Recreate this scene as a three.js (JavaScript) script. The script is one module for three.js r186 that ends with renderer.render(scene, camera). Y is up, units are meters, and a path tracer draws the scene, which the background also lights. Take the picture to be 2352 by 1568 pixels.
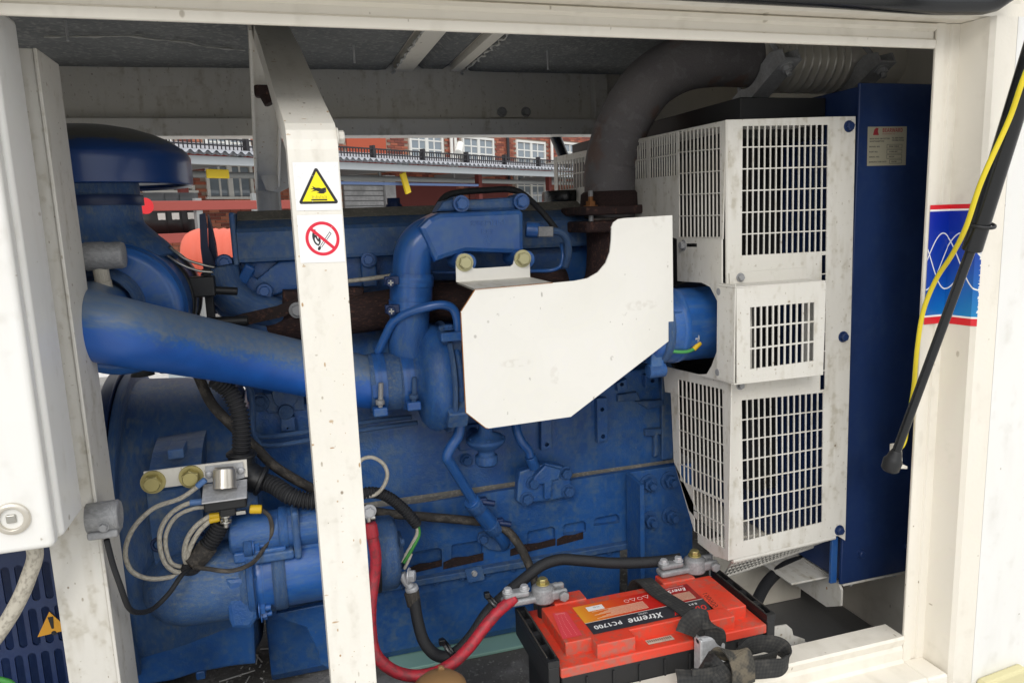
import * as THREE from 'three';
import { mergeGeometries } from 'three/addons/utils/BufferGeometryUtils.js';
import { RoundedBoxGeometry } from 'three/addons/geometries/RoundedBoxGeometry.js';
import { FontLoader } from 'three/addons/loaders/FontLoader.js';
import { TextGeometry } from 'three/addons/geometries/TextGeometry.js';

// ---------------------------------------------------------------- camera, sky, sun, exposure
const V = (x, y, z) => new THREE.Vector3(x, y, z);
const scene = new THREE.Scene();
const FOCAL = 1720, HALF_W = 1176, HALF_H = 784;
const EYE = V(0, 1.70, 0.80);
const AXIS_X = V(7000 - HALF_W, 285 - HALF_H, FOCAL).normalize();          // world x seen from the lens (right, down, forward)
const AXIS_D = V(1575 - HALF_W, 11050 - HALF_H, FOCAL);
AXIS_D.addScaledVector(AXIS_X, -AXIS_X.dot(AXIS_D)).normalize();
const AXIS_Z = AXIS_X.clone().cross(AXIS_D).negate();
const RIGHT = V(AXIS_X.x, -AXIS_D.x, AXIS_Z.x), DOWN = V(AXIS_X.y, -AXIS_D.y, AXIS_Z.y), FORWARD = V(AXIS_X.z, -AXIS_D.z, AXIS_Z.z);
const camera = new THREE.PerspectiveCamera(2 * Math.atan(HALF_H / FOCAL) * 180 / Math.PI, 1024 / 682, 0.05, 400);
camera.position.copy(EYE);
camera.quaternion.setFromRotationMatrix(new THREE.Matrix4().makeBasis(RIGHT, DOWN.clone().negate(), FORWARD.clone().negate()));

const renderer = new THREE.WebGLRenderer({ antialias: true });
renderer.setSize(1024, 682);
renderer.toneMapping = THREE.LinearToneMapping;
renderer.toneMappingExposure = 1.85;
renderer.shadowMap.enabled = true;

{ // overcast sky: bright grey veil, a little brighter overhead
  const w = 512, h = 256, d = new Float32Array(w * h * 4);
  for (let j = 0; j < h; j++) for (let i = 0; i < w; i++) {
    const el = (j / h - 0.5) * Math.PI, az = i / w * Math.PI * 2;
    const up = Math.max(0, Math.sin(el));
    let c = 0.04 * Math.sin(az * 3 + 1.3 * Math.sin(el * 5)) + 0.03 * Math.sin(az * 7 + 4 * el + 2) + 0.02 * Math.sin(az * 13 - 9 * el);
    const l = (el > 0 ? 0.42 + 0.72 * up : 0.3) * (1 + c);
    const k = (j * w + i) * 4;
    d[k] = l * 0.985; d[k + 1] = l * 1.0; d[k + 2] = l * 1.02; d[k + 3] = 1;
  }
  const t = new THREE.DataTexture(d, w, h, THREE.RGBAFormat, THREE.FloatType);
  t.mapping = THREE.EquirectangularReflectionMapping; t.magFilter = t.minFilter = THREE.LinearFilter; t.needsUpdate = true;
  scene.background = t; scene.environment = t;
}
const sun = new THREE.DirectionalLight(0xfffaf3, 0.6);
sun.position.set(-3, 6, 7); sun.target.position.set(0.2, 1.4, -0.3);
sun.castShadow = true; sun.shadow.radius = 40; sun.shadow.mapSize.set(2048, 2048);
Object.assign(sun.shadow.camera, { left: -6, right: 6, top: 6, bottom: -6, near: 0.5, far: 40 });
scene.add(sun, sun.target);

// ---------------------------------------------------------------- measuring: a sight line met with a plane of the place
const dirOf = (px, py) => RIGHT.clone().multiplyScalar(px - HALF_W).addScaledVector(DOWN, py - HALF_H).addScaledVector(FORWARD, FOCAL);
function meet(px, py, axis, value) { const d = dirOf(px, py); return EYE.clone().addScaledVector(d, (value - EYE[axis]) / d[axis]); }
const PZ = (px, py, z) => meet(px, py, 'z', z), PY = (px, py, y) => meet(px, py, 'y', y), PX = (px, py, x) => meet(px, py, 'x', x);
// coordinates noted on nine enlarged tiles of the photograph
const T = (t, x, y) => [((t - 1) % 3) * 784 + x * 0.33477, [0, 525, 1043][Math.floor((t - 1) / 3)] + y * 0.33477];
const TZ = (t, x, y, z) => PZ(...T(t, x, y), z);

// ---------------------------------------------------------------- random numbers and noise
let seedState = 12345;
const rnd = () => { seedState = (seedState * 1664525 + 1013904223) >>> 0; return seedState / 4294967296; };
const rr = (a, b) => a + (b - a) * rnd();
const hash = (x, y, s) => { let h = (x * 374761393 + y * 668265263 + s * 974634777) | 0; h = Math.imul(h ^ (h >>> 13), 1274126177); return ((h ^ (h >>> 16)) >>> 0) / 4294967296; };
function vnoise(x, y, per, s) {
  const x0 = Math.floor(x), y0 = Math.floor(y), fx = x - x0, fy = y - y0, m = (a) => ((a % per) + per) % per;
  const u = fx * fx * (3 - 2 * fx), v = fy * fy * (3 - 2 * fy), xa = m(x0), xb = m(x0 + 1), ya = m(y0), yb = m(y0 + 1);
  const a = hash(xa, ya, s), b = hash(xb, ya, s), c = hash(xa, yb, s), d = hash(xb, yb, s);
  return a + (b - a) * u + (c - a) * v + (a - b - c + d) * u * v;
}
function fbm(u, v, freq, oct, s) { let t = 0, a = 0.5, n = 0; for (let i = 0; i < oct; i++) { t += a * vnoise(u * freq, v * freq, freq, s + i); n += a; a *= 0.5; freq *= 2; } return t / n; }
const sm = (a, b, x) => { const t = Math.min(1, Math.max(0, (x - a) / (b - a))); return t * t * (3 - 2 * t); };
const mix3 = (a, b, t) => [a[0] + (b[0] - a[0]) * t, a[1] + (b[1] - a[1]) * t, a[2] + (b[2] - a[2]) * t];
function texture(w, h, fn, srgb = true) {
  const d = new Uint8Array(w * h * 4);
  for (let j = 0; j < h; j++) for (let i = 0; i < w; i++) {
    const c = fn(i / w, j / h), k = (j * w + i) * 4;
    if (typeof c === 'number') d[k] = d[k + 1] = d[k + 2] = c; else { d[k] = c[0]; d[k + 1] = c[1]; d[k + 2] = c[2]; }
    d[k + 3] = 255;
  }
  const t = new THREE.DataTexture(d, w, h); t.wrapS = t.wrapT = THREE.RepeatWrapping;
  t.magFilter = THREE.LinearFilter; t.minFilter = THREE.LinearMipmapLinearFilter; t.generateMipmaps = true;
  if (srgb) t.colorSpace = THREE.SRGBColorSpace; t.needsUpdate = true; return t;
}
function spots(n, rMin, rMax, seed) {      // scattered flecks on a tile that repeats, as a lookup
  const G = 32, grid = Array.from({ length: G * G }, () => []); seedState = seed;
  for (let i = 0; i < n; i++) {
    const s = { x: rnd(), y: rnd(), r: rMin + (rMax - rMin) * rnd() ** 3, e: rr(0.5, 2), a: rr(0.4, 1) };
    const c = Math.ceil(s.r * 2 * G);
    for (let a = -c; a <= c; a++) for (let b = -c; b <= c; b++) grid[((Math.floor(s.x * G) + a + G) % G) + G * ((Math.floor(s.y * G) + b + G) % G)].push(s);
  }
  return (u, v) => { let m = 0; for (const s of grid[Math.floor(u * G) % G + G * (Math.floor(v * G) % G)]) {
    let dx = Math.abs(u - s.x), dy = Math.abs(v - s.y); if (dx > 0.5) dx = 1 - dx; if (dy > 0.5) dy = 1 - dy;
    const q = Math.hypot(dx * s.e, dy / s.e) / s.r; if (q < 1) m = Math.max(m, s.a * Math.min(1, (1 - q) * 3)); } return m; };
}

// ---------------------------------------------------------------- materials
const std = (o) => new THREE.MeshPhysicalMaterial({ roughness: 0.5, metalness: 0, side: THREE.DoubleSide, ...o });
const grainBump = texture(512, 512, (u, v) => 255 * (0.6 * fbm(u, v, 16, 5, 3) + 0.4 * fbm(u, v, 90, 2, 9)), false);
const castBump = texture(512, 512, (u, v) => 255 * (0.35 * fbm(u, v, 24, 3, 31) + 0.65 * fbm(u, v, 128, 2, 33)), false);
function whiteTex(base, dirt, speckN, rust, seed) {
  const sp = spots(speckN, 0.001, 0.0042, seed), rs = spots(rust, 0.001, 0.0048, seed + 7);
  return texture(1024, 1024, (u, v) => {
    const big = fbm(u, v, 4, 4, seed), fine = fbm(u, v, 64, 3, seed + 2), streak = fbm(u, v * 0.25 + 0.1, 48, 3, seed + 4) * 0.6 + big * 0.4;
    let c = [base[0] + (big - 0.5) * 9, base[1] + (big - 0.5) * 10, base[2] + (big - 0.5) * 13];
    c = mix3(c, [158, 150, 132], dirt * (0.35 * sm(0.5, 0.75, streak) + 0.65 * sm(0.55, 0.8, streak * 0.5 + fine * 0.5)));
    c = mix3(c, [118, 104, 84], 0.75 * sp(u, v) * (0.4 + fine));
    c = mix3(c, [140, 92, 40], 0.8 * rs(u, v) * sm(0.3, 0.6, fine + rs(u, v) * 0.3));
    return c;
  });
}
const texWhite = whiteTex([227, 221, 208], 0.2, 140, 0, 101), texPost = whiteTex([226, 222, 212], 0.22, 200, 380, 202), texGrime = whiteTex([208, 205, 197], 0.62, 600, 14, 303);
const clean = whiteTex([227, 226, 222], 0.22, 120, 0, 404);
function blueTex(base, dustAmt, seed) {
  const sp = spots(260, 0.001, 0.005, seed);
  return texture(1024, 1024, (u, v) => {
    const big = fbm(u, v, 5, 4, seed), fine = fbm(u, v, 70, 3, seed + 3), run = fbm(u, v * 0.18, 40, 3, seed + 5);
    let c = mix3(base, [base[0] * 0.86, base[1] * 0.88, base[2] * 0.9], sm(0.35, 0.75, fbm(u, v, 9, 4, seed + 11)));
    const d = 0.4 * sm(0.25, 0.8, fine) + 0.45 * sm(0.48, 0.85, run + (fine - 0.5) * 0.25) + 0.15 * sm(0.5, 0.75, big + (fine - 0.5) * 0.4);
    c = mix3(c, [118, 124, 128], dustAmt * d);
    return mix3(c, [136, 132, 122], 0.5 * sp(u, v) * dustAmt * 1.6);
  });
}
const blueBase = [42, 91, 157];
const texBlue = blueTex(blueBase, 0.5, 11), texBlueClean = blueTex([38, 92, 165], 0.36, 22), texBlueDusty = blueTex([56, 94, 146], 0.75, 33), texNavy = blueTex([24, 46, 90], 0.12, 44);
const dustTex = texture(512, 512, (u, v) => { const f = fbm(u, v, 60, 3, 71), b = fbm(u, v, 6, 4, 72); return mix3(mix3([138, 134, 124], [112, 110, 104], b), [166, 160, 146], sm(0.55, 0.75, f) * 0.5); });
const rustTex = texture(512, 512, (u, v) => { const f = fbm(u, v, 40, 4, 81), b = fbm(u, v, 7, 4, 82); return mix3(mix3([58, 38, 36], [40, 28, 28], b), [110, 74, 60], sm(0.55, 0.8, f) * 0.7); });
const sootTex = texture(1024, 512, (u, v) => { const f = fbm(u, v, 60, 3, 91), b = fbm(u, v, 6, 4, 92), s = sm(0.66, 0.7, fbm(u, v, 26, 3, 93)); let c = mix3([116, 112, 112], [98, 95, 97], b); c = mix3(c, [112, 84, 72], 0.6 * sm(0.6, 0.72, fbm(u, v, 5, 5, 94))); return mix3(mix3(c, [110, 108, 108], sm(0.5, 0.8, f) * 0.4), [128, 126, 128], s * 0.35); });
const foamTex = texture(512, 512, (u, v) => { const f = fbm(u, v, 50, 3, 51), b = fbm(u, v, 5, 4, 52); return mix3(mix3([112, 114, 113], [88, 90, 91], b), [142, 142, 138], sm(0.5, 0.8, f) * 0.6); });
const greyMetalTex = texture(512, 512, (u, v) => { const f = fbm(u, v, 70, 3, 61), b = fbm(u, v, 8, 4, 62); const l = 190 + (b - 0.5) * 50 + (f - 0.5) * 30; return [l, l + 1, l + 3]; });
const asphaltFloor = texture(1024, 1024, (u, v) => { const f = fbm(u, v, 90, 3, 41), b = fbm(u, v, 6, 5, 42); return mix3(mix3([132, 131, 130], [92, 90, 86], sm(0.35, 0.65, b)), [176, 174, 168], sm(0.6, 0.85, f) * 0.6); });
const stretch = (t, a, b) => { const c = t.clone(); c.repeat.set(a, b); c.needsUpdate = true; return c; };
const rep = (t, s) => { const c = t.clone(); c.repeat.set(s, s); c.needsUpdate = true; return c; };
const shieldTex = (() => { const big = spots(26, 0.012, 0.045, 901), sc = spots(90, 0.002, 0.008, 903); return texture(1024, 1024, (u, v) => { const f = fbm(u, v, 80, 3, 905), b = fbm(u, v, 5, 4, 906); let c = [228 + (b - 0.5) * 8, 226 + (b - 0.5) * 8, 219 + (b - 0.5) * 12]; c = mix3(c, [168, 160, 146], 0.2 * big(u, v) * sm(0.4, 0.7, f)); return mix3(c, [132, 126, 118], 0.6 * sc(u, v) * sm(0.4, 0.6, f)); }); })();
const M = {
  white: std({ map: texWhite, roughness: 0.42, bumpMap: rep(grainBump, 3), bumpScale: 0.0004 }),
  whiteClean: std({ map: clean, roughness: 0.35 }),
  post: std({ map: rep(texPost, 2), roughness: 0.42, bumpMap: rep(grainBump, 4), bumpScale: 0.0004 }),
  grime: std({ map: rep(texGrime, 2), roughness: 0.5, bumpMap: rep(grainBump, 4), bumpScale: 0.0004 }),
  shield: std({ map: rep(shieldTex, 2), roughness: 0.4, bumpMap: rep(grainBump, 2), bumpScale: 0.0005 }),
  blue: std({ map: rep(texBlue, 2), roughness: 0.36, bumpMap: rep(castBump, 4), bumpScale: 0.0007 }),
  blueSmooth: std({ map: rep(texBlueClean, 2), roughness: 0.28, clearcoat: 0.15, clearcoatRoughness: 0.4 }),
  blueDusty: std({ map: rep(texBlueDusty, 2), roughness: 0.55, bumpMap: rep(castBump, 4), bumpScale: 0.0008 }),
  navy: std({ map: rep(texNavy, 2), roughness: 0.4 }),
  dust: std({ map: rep(dustTex, 4), roughness: 0.95, bumpMap: rep(castBump, 6), bumpScale: 0.001 }),
  rust: std({ map: rep(rustTex, 5), roughness: 0.85, bumpMap: rep(castBump, 6), bumpScale: 0.001 }),
  soot: std({ map: stretch(sootTex, 4, 1), roughness: 0.72, bumpMap: rep(castBump, 5), bumpScale: 0.0008 }),
  foam: std({ map: rep(foamTex, 3), roughness: 0.95, bumpMap: rep(grainBump, 3), bumpScale: 0.004 }),
  galv: std({ map: rep(greyMetalTex, 5), roughness: 0.45, metalness: 0.3 }),
  castGrey: std({ map: rep(greyMetalTex, 6), color: 0xc9c9c9, roughness: 0.6, metalness: 0.3 }),
  steel: std({ color: 0xb9b7b0, roughness: 0.28, metalness: 1 }),
  stainless: std({ color: 0xd2ccc0, roughness: 0.3, metalness: 0.75 }),
  ribbedSteel: std({ color: 0xeeeae0, roughness: 0.28, metalness: 0.3 }),
  zincPlate: std({ map: rep(greyMetalTex, 5), color: 0xffffff, roughness: 0.4, metalness: 0.1 }),
  zinc: std({ color: 0xb3a873, roughness: 0.42, metalness: 0.75 }),
  black: std({ color: 0x1c1d1f, roughness: 0.5 }),
  rubber: std({ color: 0x202124, roughness: 0.62, bumpMap: rep(grainBump, 8), bumpScale: 0.0004 }),
  blackGloss: std({ color: 0x17191c, roughness: 0.25 }),
  dark: std({ color: 0x0c0d10, roughness: 0.8 }),
  dirtyRubber: std({ map: stretch(texture(256, 256, (u, v) => { const b = fbm(u, v, 8, 4, 5), f = fbm(u, v, 40, 3, 6); return mix3([52, 49, 46], [92, 86, 78], sm(0.4, 0.75, b * 0.6 + f * 0.4)); }), 10, 1), roughness: 0.8 }),
  oil: std({ map: rep(rustTex, 6), color: 0xcfc8c0, roughness: 0.8, bumpMap: rep(castBump, 8), bumpScale: 0.001 }),
  cream: std({ color: 0xc9c1ae, roughness: 0.55 }),
  wireGrey: std({ map: stretch(texture(256, 256, (u, v) => mix3([186, 180, 166], [150, 144, 132], sm(0.4, 0.8, fbm(u, v, 20, 4, 15)))), 14, 1), roughness: 0.55 }),
  redCable: std({ map: stretch(texture(256, 256, (u, v) => mix3([176, 38, 52], [132, 48, 54], sm(0.4, 0.8, fbm(u, v, 12, 4, 25)))), 14, 1), roughness: 0.5 }),
  redPlastic: std({ map: rep(texture(512, 512, (u, v) => { const f = fbm(u, v, 60, 3, 35), b = fbm(u, v, 6, 4, 36); return mix3([218, 66, 44], [172, 96, 82], sm(0.42, 0.75, b * 0.55 + f * 0.45)); }), 3), roughness: 0.45 }),
  yellow: std({ color: 0xd9b21e, roughness: 0.45 }),
  yellowInk: std({ color: 0xe3c420, roughness: 0.5 }),
  green: std({ color: 0x3d8a3a, roughness: 0.5 }),
  blueSleeve: std({ color: 0x4f74a8, roughness: 0.45 }),
  strap: std({ map: rep(texture(256, 256, (u, v) => { const w = 0.5 + 0.25 * Math.sin(u * 6.2832 * 16) + 0.25 * Math.sin(v * 6.2832 * 16), b = fbm(u, v, 8, 4, 45); return mix3([34, 35, 36], [84, 80, 74], w * 0.35 + sm(0.5, 0.8, b) * 0.45); }), 12), roughness: 0.85 }),
  teal: std({ color: 0x8fb8ac, roughness: 0.6 }),
  floor: std({ map: rep(asphaltFloor, 2), roughness: 0.85, bumpMap: rep(castBump, 3), bumpScale: 0.002 }),
  darkFloor: std({ color: 0x6a6a6a, roughness: 0.6, bumpMap: rep(grainBump, 2), bumpScale: 0.001 }),
};

// ---------------------------------------------------------------- naming
const taken = new Map();
function numbered(name) { const n = taken.get(name) || 0; taken.set(name, n + 1); return n ? `${name}_${String(n).padStart(3, '0')}` : name; }
function thing(name, label, category, group) {
  const o = new THREE.Group(); o.name = numbered(name); o.userData = { label, category }; if (group) o.userData.group = group; scene.add(o); return o;
}
const shadowed = (m) => { m.castShadow = m.receiveShadow = true; return m; };
function add(parent, name, geo, mat, label) {
  const m = shadowed(new THREE.Mesh(Array.isArray(geo) ? join(geo) : geo, mat)); m.name = name; if (label) m.userData.label = label; parent.add(m); return m;
}
function single(name, label, category, geo, mat, group) {
  const m = add(scene, numbered(name), geo, mat); m.userData = { label, category }; if (group) m.userData.group = group; return m;
}
function structure(name, geo, mat) { const m = add(scene, numbered(name), geo, mat); m.userData = { kind: 'structure' }; return m; }
const join = (list) => mergeGeometries(list.map((g) => { const n = g.index ? g.toNonIndexed() : g; for (const k of Object.keys(n.attributes)) if (!['position', 'normal', 'uv'].includes(k)) n.deleteAttribute(k); return n; }));

// ---------------------------------------------------------------- shapes
function metreUV(geo) {            // texture coordinates in metres, on the plane each face looks along
  const g = geo.index ? geo.toNonIndexed() : geo, p = g.attributes.position, n = p.count, uv = new Float32Array(n * 2);
  const a = V(), b = V(), c = V(), e = V();
  for (let i = 0; i < n; i += 3) {
    a.fromBufferAttribute(p, i); b.fromBufferAttribute(p, i + 1); c.fromBufferAttribute(p, i + 2);
    e.copy(b).sub(a).cross(c.clone().sub(a)); const x = Math.abs(e.x), y = Math.abs(e.y), z = Math.abs(e.z);
    [a, b, c].forEach((q, k) => { const o = (i + k) * 2; if (z >= x && z >= y) { uv[o] = q.x; uv[o + 1] = q.y; } else if (x >= y) { uv[o] = q.z; uv[o + 1] = q.y; } else { uv[o] = q.x; uv[o + 1] = q.z; } });
  }
  g.setAttribute('uv', new THREE.BufferAttribute(uv, 2)); return g;
}
function shapeOf(pts, holes) {
  const s = new THREE.Shape(pts.map((p) => new THREE.Vector2(p[0], p[1])));
  for (const h of holes || []) s.holes.push(new THREE.Path(h.map((p) => new THREE.Vector2(p[0], p[1]))));
  return s;
}
function extrude(pts, depth, holes, bevel = 0) {
  return new THREE.ExtrudeGeometry(shapeOf(pts, holes), { depth: depth - 2 * bevel, bevelEnabled: bevel > 0, bevelSize: bevel, bevelThickness: bevel, bevelOffset: -bevel, bevelSegments: 2, curveSegments: 10 }).translate(0, 0, bevel);
}
// a sheet facing the opening: outline in the picture, met with the plane z, thickness away from the viewer
function plateZ(px, z, th, holes, bevel = 0) {
  const c = (l) => l.map(([a, b]) => { const q = PZ(a, b, z); return [q.x, q.y]; });
  return metreUV(extrude(c(px), th, (holes || []).map(c), bevel).translate(0, 0, z - th));
}
// a sheet that runs in depth, across the length of the machine
function plateX(px, x, th, holes) {
  const c = (l) => l.map(([a, b]) => { const q = PX(a, b, x); return [q.z, q.y]; });
  return metreUV(extrude(c(px), th, (holes || []).map(c)).rotateY(-Math.PI / 2).translate(x + th, 0, 0));
}
function box(x0, x1, y0, y1, z0, z1, r = 0.002) {
  const w = Math.abs(x1 - x0), h = Math.abs(y1 - y0), d = Math.abs(z1 - z0); r = Math.min(r, w / 2.1, h / 2.1, d / 2.1);
  return metreUV((r > 0 ? new RoundedBoxGeometry(w, h, d, 2, r) : new THREE.BoxGeometry(w, h, d)).translate((x0 + x1) / 2, (y0 + y1) / 2, (z0 + z1) / 2));
}
const alignTo = (geo, from, dir, axis = V(0, 1, 0)) => geo.applyQuaternion(new THREE.Quaternion().setFromUnitVectors(axis, dir.clone().normalize())).translate(from.x, from.y, from.z);
// turned body: profile [distance along the axis, radius]
function turned(from, to, profile, seg = 40) {
  const d = to.clone().sub(from), g = new THREE.LatheGeometry(profile.map(([s, r]) => new THREE.Vector2(Math.max(r, 1e-5), s)), seg);
  return alignTo(g, from, d);
}
const cyl = (a, b, r, r2 = r, seg = 28) => { const L = a.distanceTo(b), e = Math.min(0.0015, L * 0.2, r * 0.2); return turned(a, b, [[0, 0], [0, r - e], [e, r], [L - e, r2], [L, r2 - e], [L, 0]], seg); };
// pipe along a path; the turn v is counted from world up, u runs in metres
function sweep(points, radius, n = 60, radial = 20, caps = true) {
  const curve = new THREE.CatmullRomCurve3(points, false, 'centripetal'), len = curve.getLength(); n = Math.max(2, n);
  const pos = [], uv = [], idx = [], rf = typeof radius === 'function' ? radius : () => radius; let prevSide = null;
  for (let i = 0; i <= n; i++) {
    const t = i / n, p = curve.getPointAt(t), tan = curve.getTangentAt(t);
    let side = prevSide ? prevSide.clone().addScaledVector(tan, -prevSide.dot(tan)) : tan.clone().cross(Math.abs(tan.y) > 0.9 ? V(0, 0, 1) : V(0, 1, 0));
    side.normalize(); prevSide = side; const up = side.clone().cross(tan).normalize(), r = rf(t, t * len);
    for (let k = 0; k <= radial; k++) { const a = k / radial * Math.PI * 2, q = p.clone().addScaledVector(up, Math.cos(a) * r).addScaledVector(side, Math.sin(a) * r); pos.push(q.x, q.y, q.z); uv.push(t * len, k / radial); }
  }
  const w = radial + 1;
  for (let i = 0; i < n; i++) for (let k = 0; k < radial; k++) { const a = i * w + k; idx.push(a, a + 1, a + w, a + 1, a + w + 1, a + w); }
  if (caps) for (const [i, flip] of [[0, true], [n, false]]) { const p = curve.getPointAt(i / n), c = pos.length / 3; pos.push(p.x, p.y, p.z); uv.push(0, 0); for (let k = 0; k < radial; k++) { const a = i * w + k; flip ? idx.push(c, a + 1, a) : idx.push(c, a, a + 1); } }
  const g = new THREE.BufferGeometry(); g.setAttribute('position', new THREE.Float32BufferAttribute(pos, 3)); g.setAttribute('uv', new THREE.Float32BufferAttribute(uv, 2)); g.setIndex(idx); g.computeVertexNormals();
  const nn = g.attributes.normal; for (let i = 0; i <= n; i++) { const a = i * w, b = a + radial, x = nn.getX(a) + nn.getX(b), y = nn.getY(a) + nn.getY(b), z = nn.getZ(a) + nn.getZ(b), l = Math.hypot(x, y, z) || 1; nn.setXYZ(a, x / l, y / l, z / l); nn.setXYZ(b, x / l, y / l, z / l); }
  return g.toNonIndexed();
}
const path = (list) => list.map(([a, b, z]) => PZ(a, b, z));
const pipe = (list, r, n = 60, radial = 16) => sweep(path(list), r, n, radial);
const corrugated = (list, r, pitch, n = 420) => sweep(path(list), (t, s) => r * (0.9 + 0.1 * Math.sign(Math.sin(s / pitch * 6.2832)) * Math.min(1, Math.abs(Math.sin(s / pitch * 6.2832)) * 1.6)), n, 18);
const mid = (a, b) => a.clone().add(b).multiplyScalar(0.5);
// hexagon head with its washer, axis +z, unit radius
const hexHead = (() => { const s = []; for (let i = 0; i < 6; i++) s.push([Math.cos(i * Math.PI / 3 + 0.3), Math.sin(i * Math.PI / 3 + 0.3)]);
  return join([extrude(s, 0.85, null, 0.08).translate(0, 0, 0.18), alignTo(new THREE.CylinderGeometry(1.32, 1.36, 0.2, 24), V(0, 0, 0.1), V(0, 0, 1)), alignTo(new THREE.CylinderGeometry(0.78, 0.88, 0.12, 20), V(0, 0, 1.05), V(0, 0, 1))]); })();
const studNut = (() => { const s = []; for (let i = 0; i < 6; i++) s.push([Math.cos(i * Math.PI / 3 + 0.1), Math.sin(i * Math.PI / 3 + 0.1)]);
  return join([extrude(s, 0.85, null, 0.08).translate(0, 0, 0.18), alignTo(new THREE.CylinderGeometry(1.4, 1.42, 0.2, 24), V(0, 0, 0.1), V(0, 0, 1)), alignTo(new THREE.CylinderGeometry(0.5, 0.55, 1.0, 16), V(0, 0, 1.4), V(0, 0, 1))]); })();
const FRONT = V(0, 0, 1), LEFT = V(-1, 0, 0), UP = V(0, 1, 0);
function bolt(parent, p, r, mat = M.blue, dir = FRONT, name = 'bolt', geo = hexHead) {
  const m = shadowed(new THREE.Mesh(geo, mat)); m.name = name; m.position.copy(p); m.scale.setScalar(r);
  m.quaternion.setFromUnitVectors(FRONT, dir.clone().normalize()); m.rotateZ(hash(Math.round(p.x * 1000), Math.round(p.y * 1000), 3) * 1.2); parent.add(m); return m;
}
const rectPx = (x0, y0, x1, y1) => [[x0, y0], [x1, y0], [x1, y1], [x0, y1]];
const lerp = (a, b, t) => a + (b - a) * t;
// slots between four corners (picture points), columns by rows, bar widths as shares of the cell
function slotGrid(tl, tr, br, bl, cols, rows, bx, by) {
  const out = [], at = (u, v) => [lerp(lerp(tl[0], tr[0], u), lerp(bl[0], br[0], u), v), lerp(lerp(tl[1], tr[1], u), lerp(bl[1], br[1], u), v)];
  for (let j = 0; j < rows; j++) for (let i = 0; i < cols; i++) { const u0 = (i + bx / 2) / cols, u1 = (i + 1 - bx / 2) / cols, v0 = (j + by / 2) / rows, v1 = (j + 1 - by / 2) / rows; out.push([at(u0, v0), at(u1, v0), at(u1, v1), at(u0, v1)]); }
  return out;
}
const arc = (cx, cy, r, a0, a1, n = 12) => Array.from({ length: n + 1 }, (_, i) => { const a = (a0 + (a1 - a0) * i / n) * Math.PI / 180; return [cx + r * Math.cos(a), cy + r * Math.sin(a)]; });
function print(w, h, draw) { const c = document.createElement('canvas'); c.width = w; c.height = h; const g = c.getContext('2d'); draw(g, w, h); const t = new THREE.CanvasTexture(c); t.colorSpace = THREE.SRGBColorSpace; return t; }
// a thin printed sheet spanning four corners (top left, top right, bottom right, bottom left)
function sheet(tl, tr, br, bl) {
  const g = new THREE.BufferGeometry(), p = [bl, br, tr, bl, tr, tl].flatMap((q) => [q.x, q.y, q.z]);
  g.setAttribute('position', new THREE.Float32BufferAttribute(p, 3)); g.setAttribute('uv', new THREE.Float32BufferAttribute([0, 0, 1, 0, 1, 1, 0, 0, 1, 1, 0, 1], 2)); g.computeVertexNormals(); return g;
}

// ================================================================ the machine's enclosure
const profileX = (zy, x0, x1, bevel = 0) => metreUV(extrude(zy, x1 - x0, null, bevel).rotateY(-Math.PI / 2).translate(x1, 0, 0));
const plan = (xz, y0, y1) => metreUV(extrude(xz.map(([x, z]) => [x, -z]), y1 - y0).rotateX(-Math.PI / 2).translate(0, y0, 0));
const FLOOR = 0.93, CEIL = 2.045;
const canopy = thing('generator_canopy', 'white steel generator enclosure with its side opening framing the blue engine', 'enclosure');
add(canopy, 'header_beam', profileX([[-0.004, 1.892], [-0.001, 1.892], [0, 1.893], [0, 1.902], [-0.004, 1.905], [-0.004, 1.913], [0.002, 1.916], [0.002, 1.921], [-0.003, 1.924], [-0.003, 1.95], [-0.009, 1.95], [-0.009, 1.897]], -0.8, 0.8172), M.white);
add(canopy, 'roof_gutter', profileX([[-0.02, 1.9235], [0.018, 1.9235], [0.022, 1.9275], [0.022, 1.944], [-0.02, 1.944]], -0.8, 0.935), M.white);
const roof = add(canopy, 'roof', box(-0.85, 1.25, 2.056, 2.075, -1.06, 0.0), M.white);
add(canopy, 'roof_edge', box(-0.85, 1.25, 1.9505, 2.0558, -0.045, -0.004), M.white);
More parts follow.
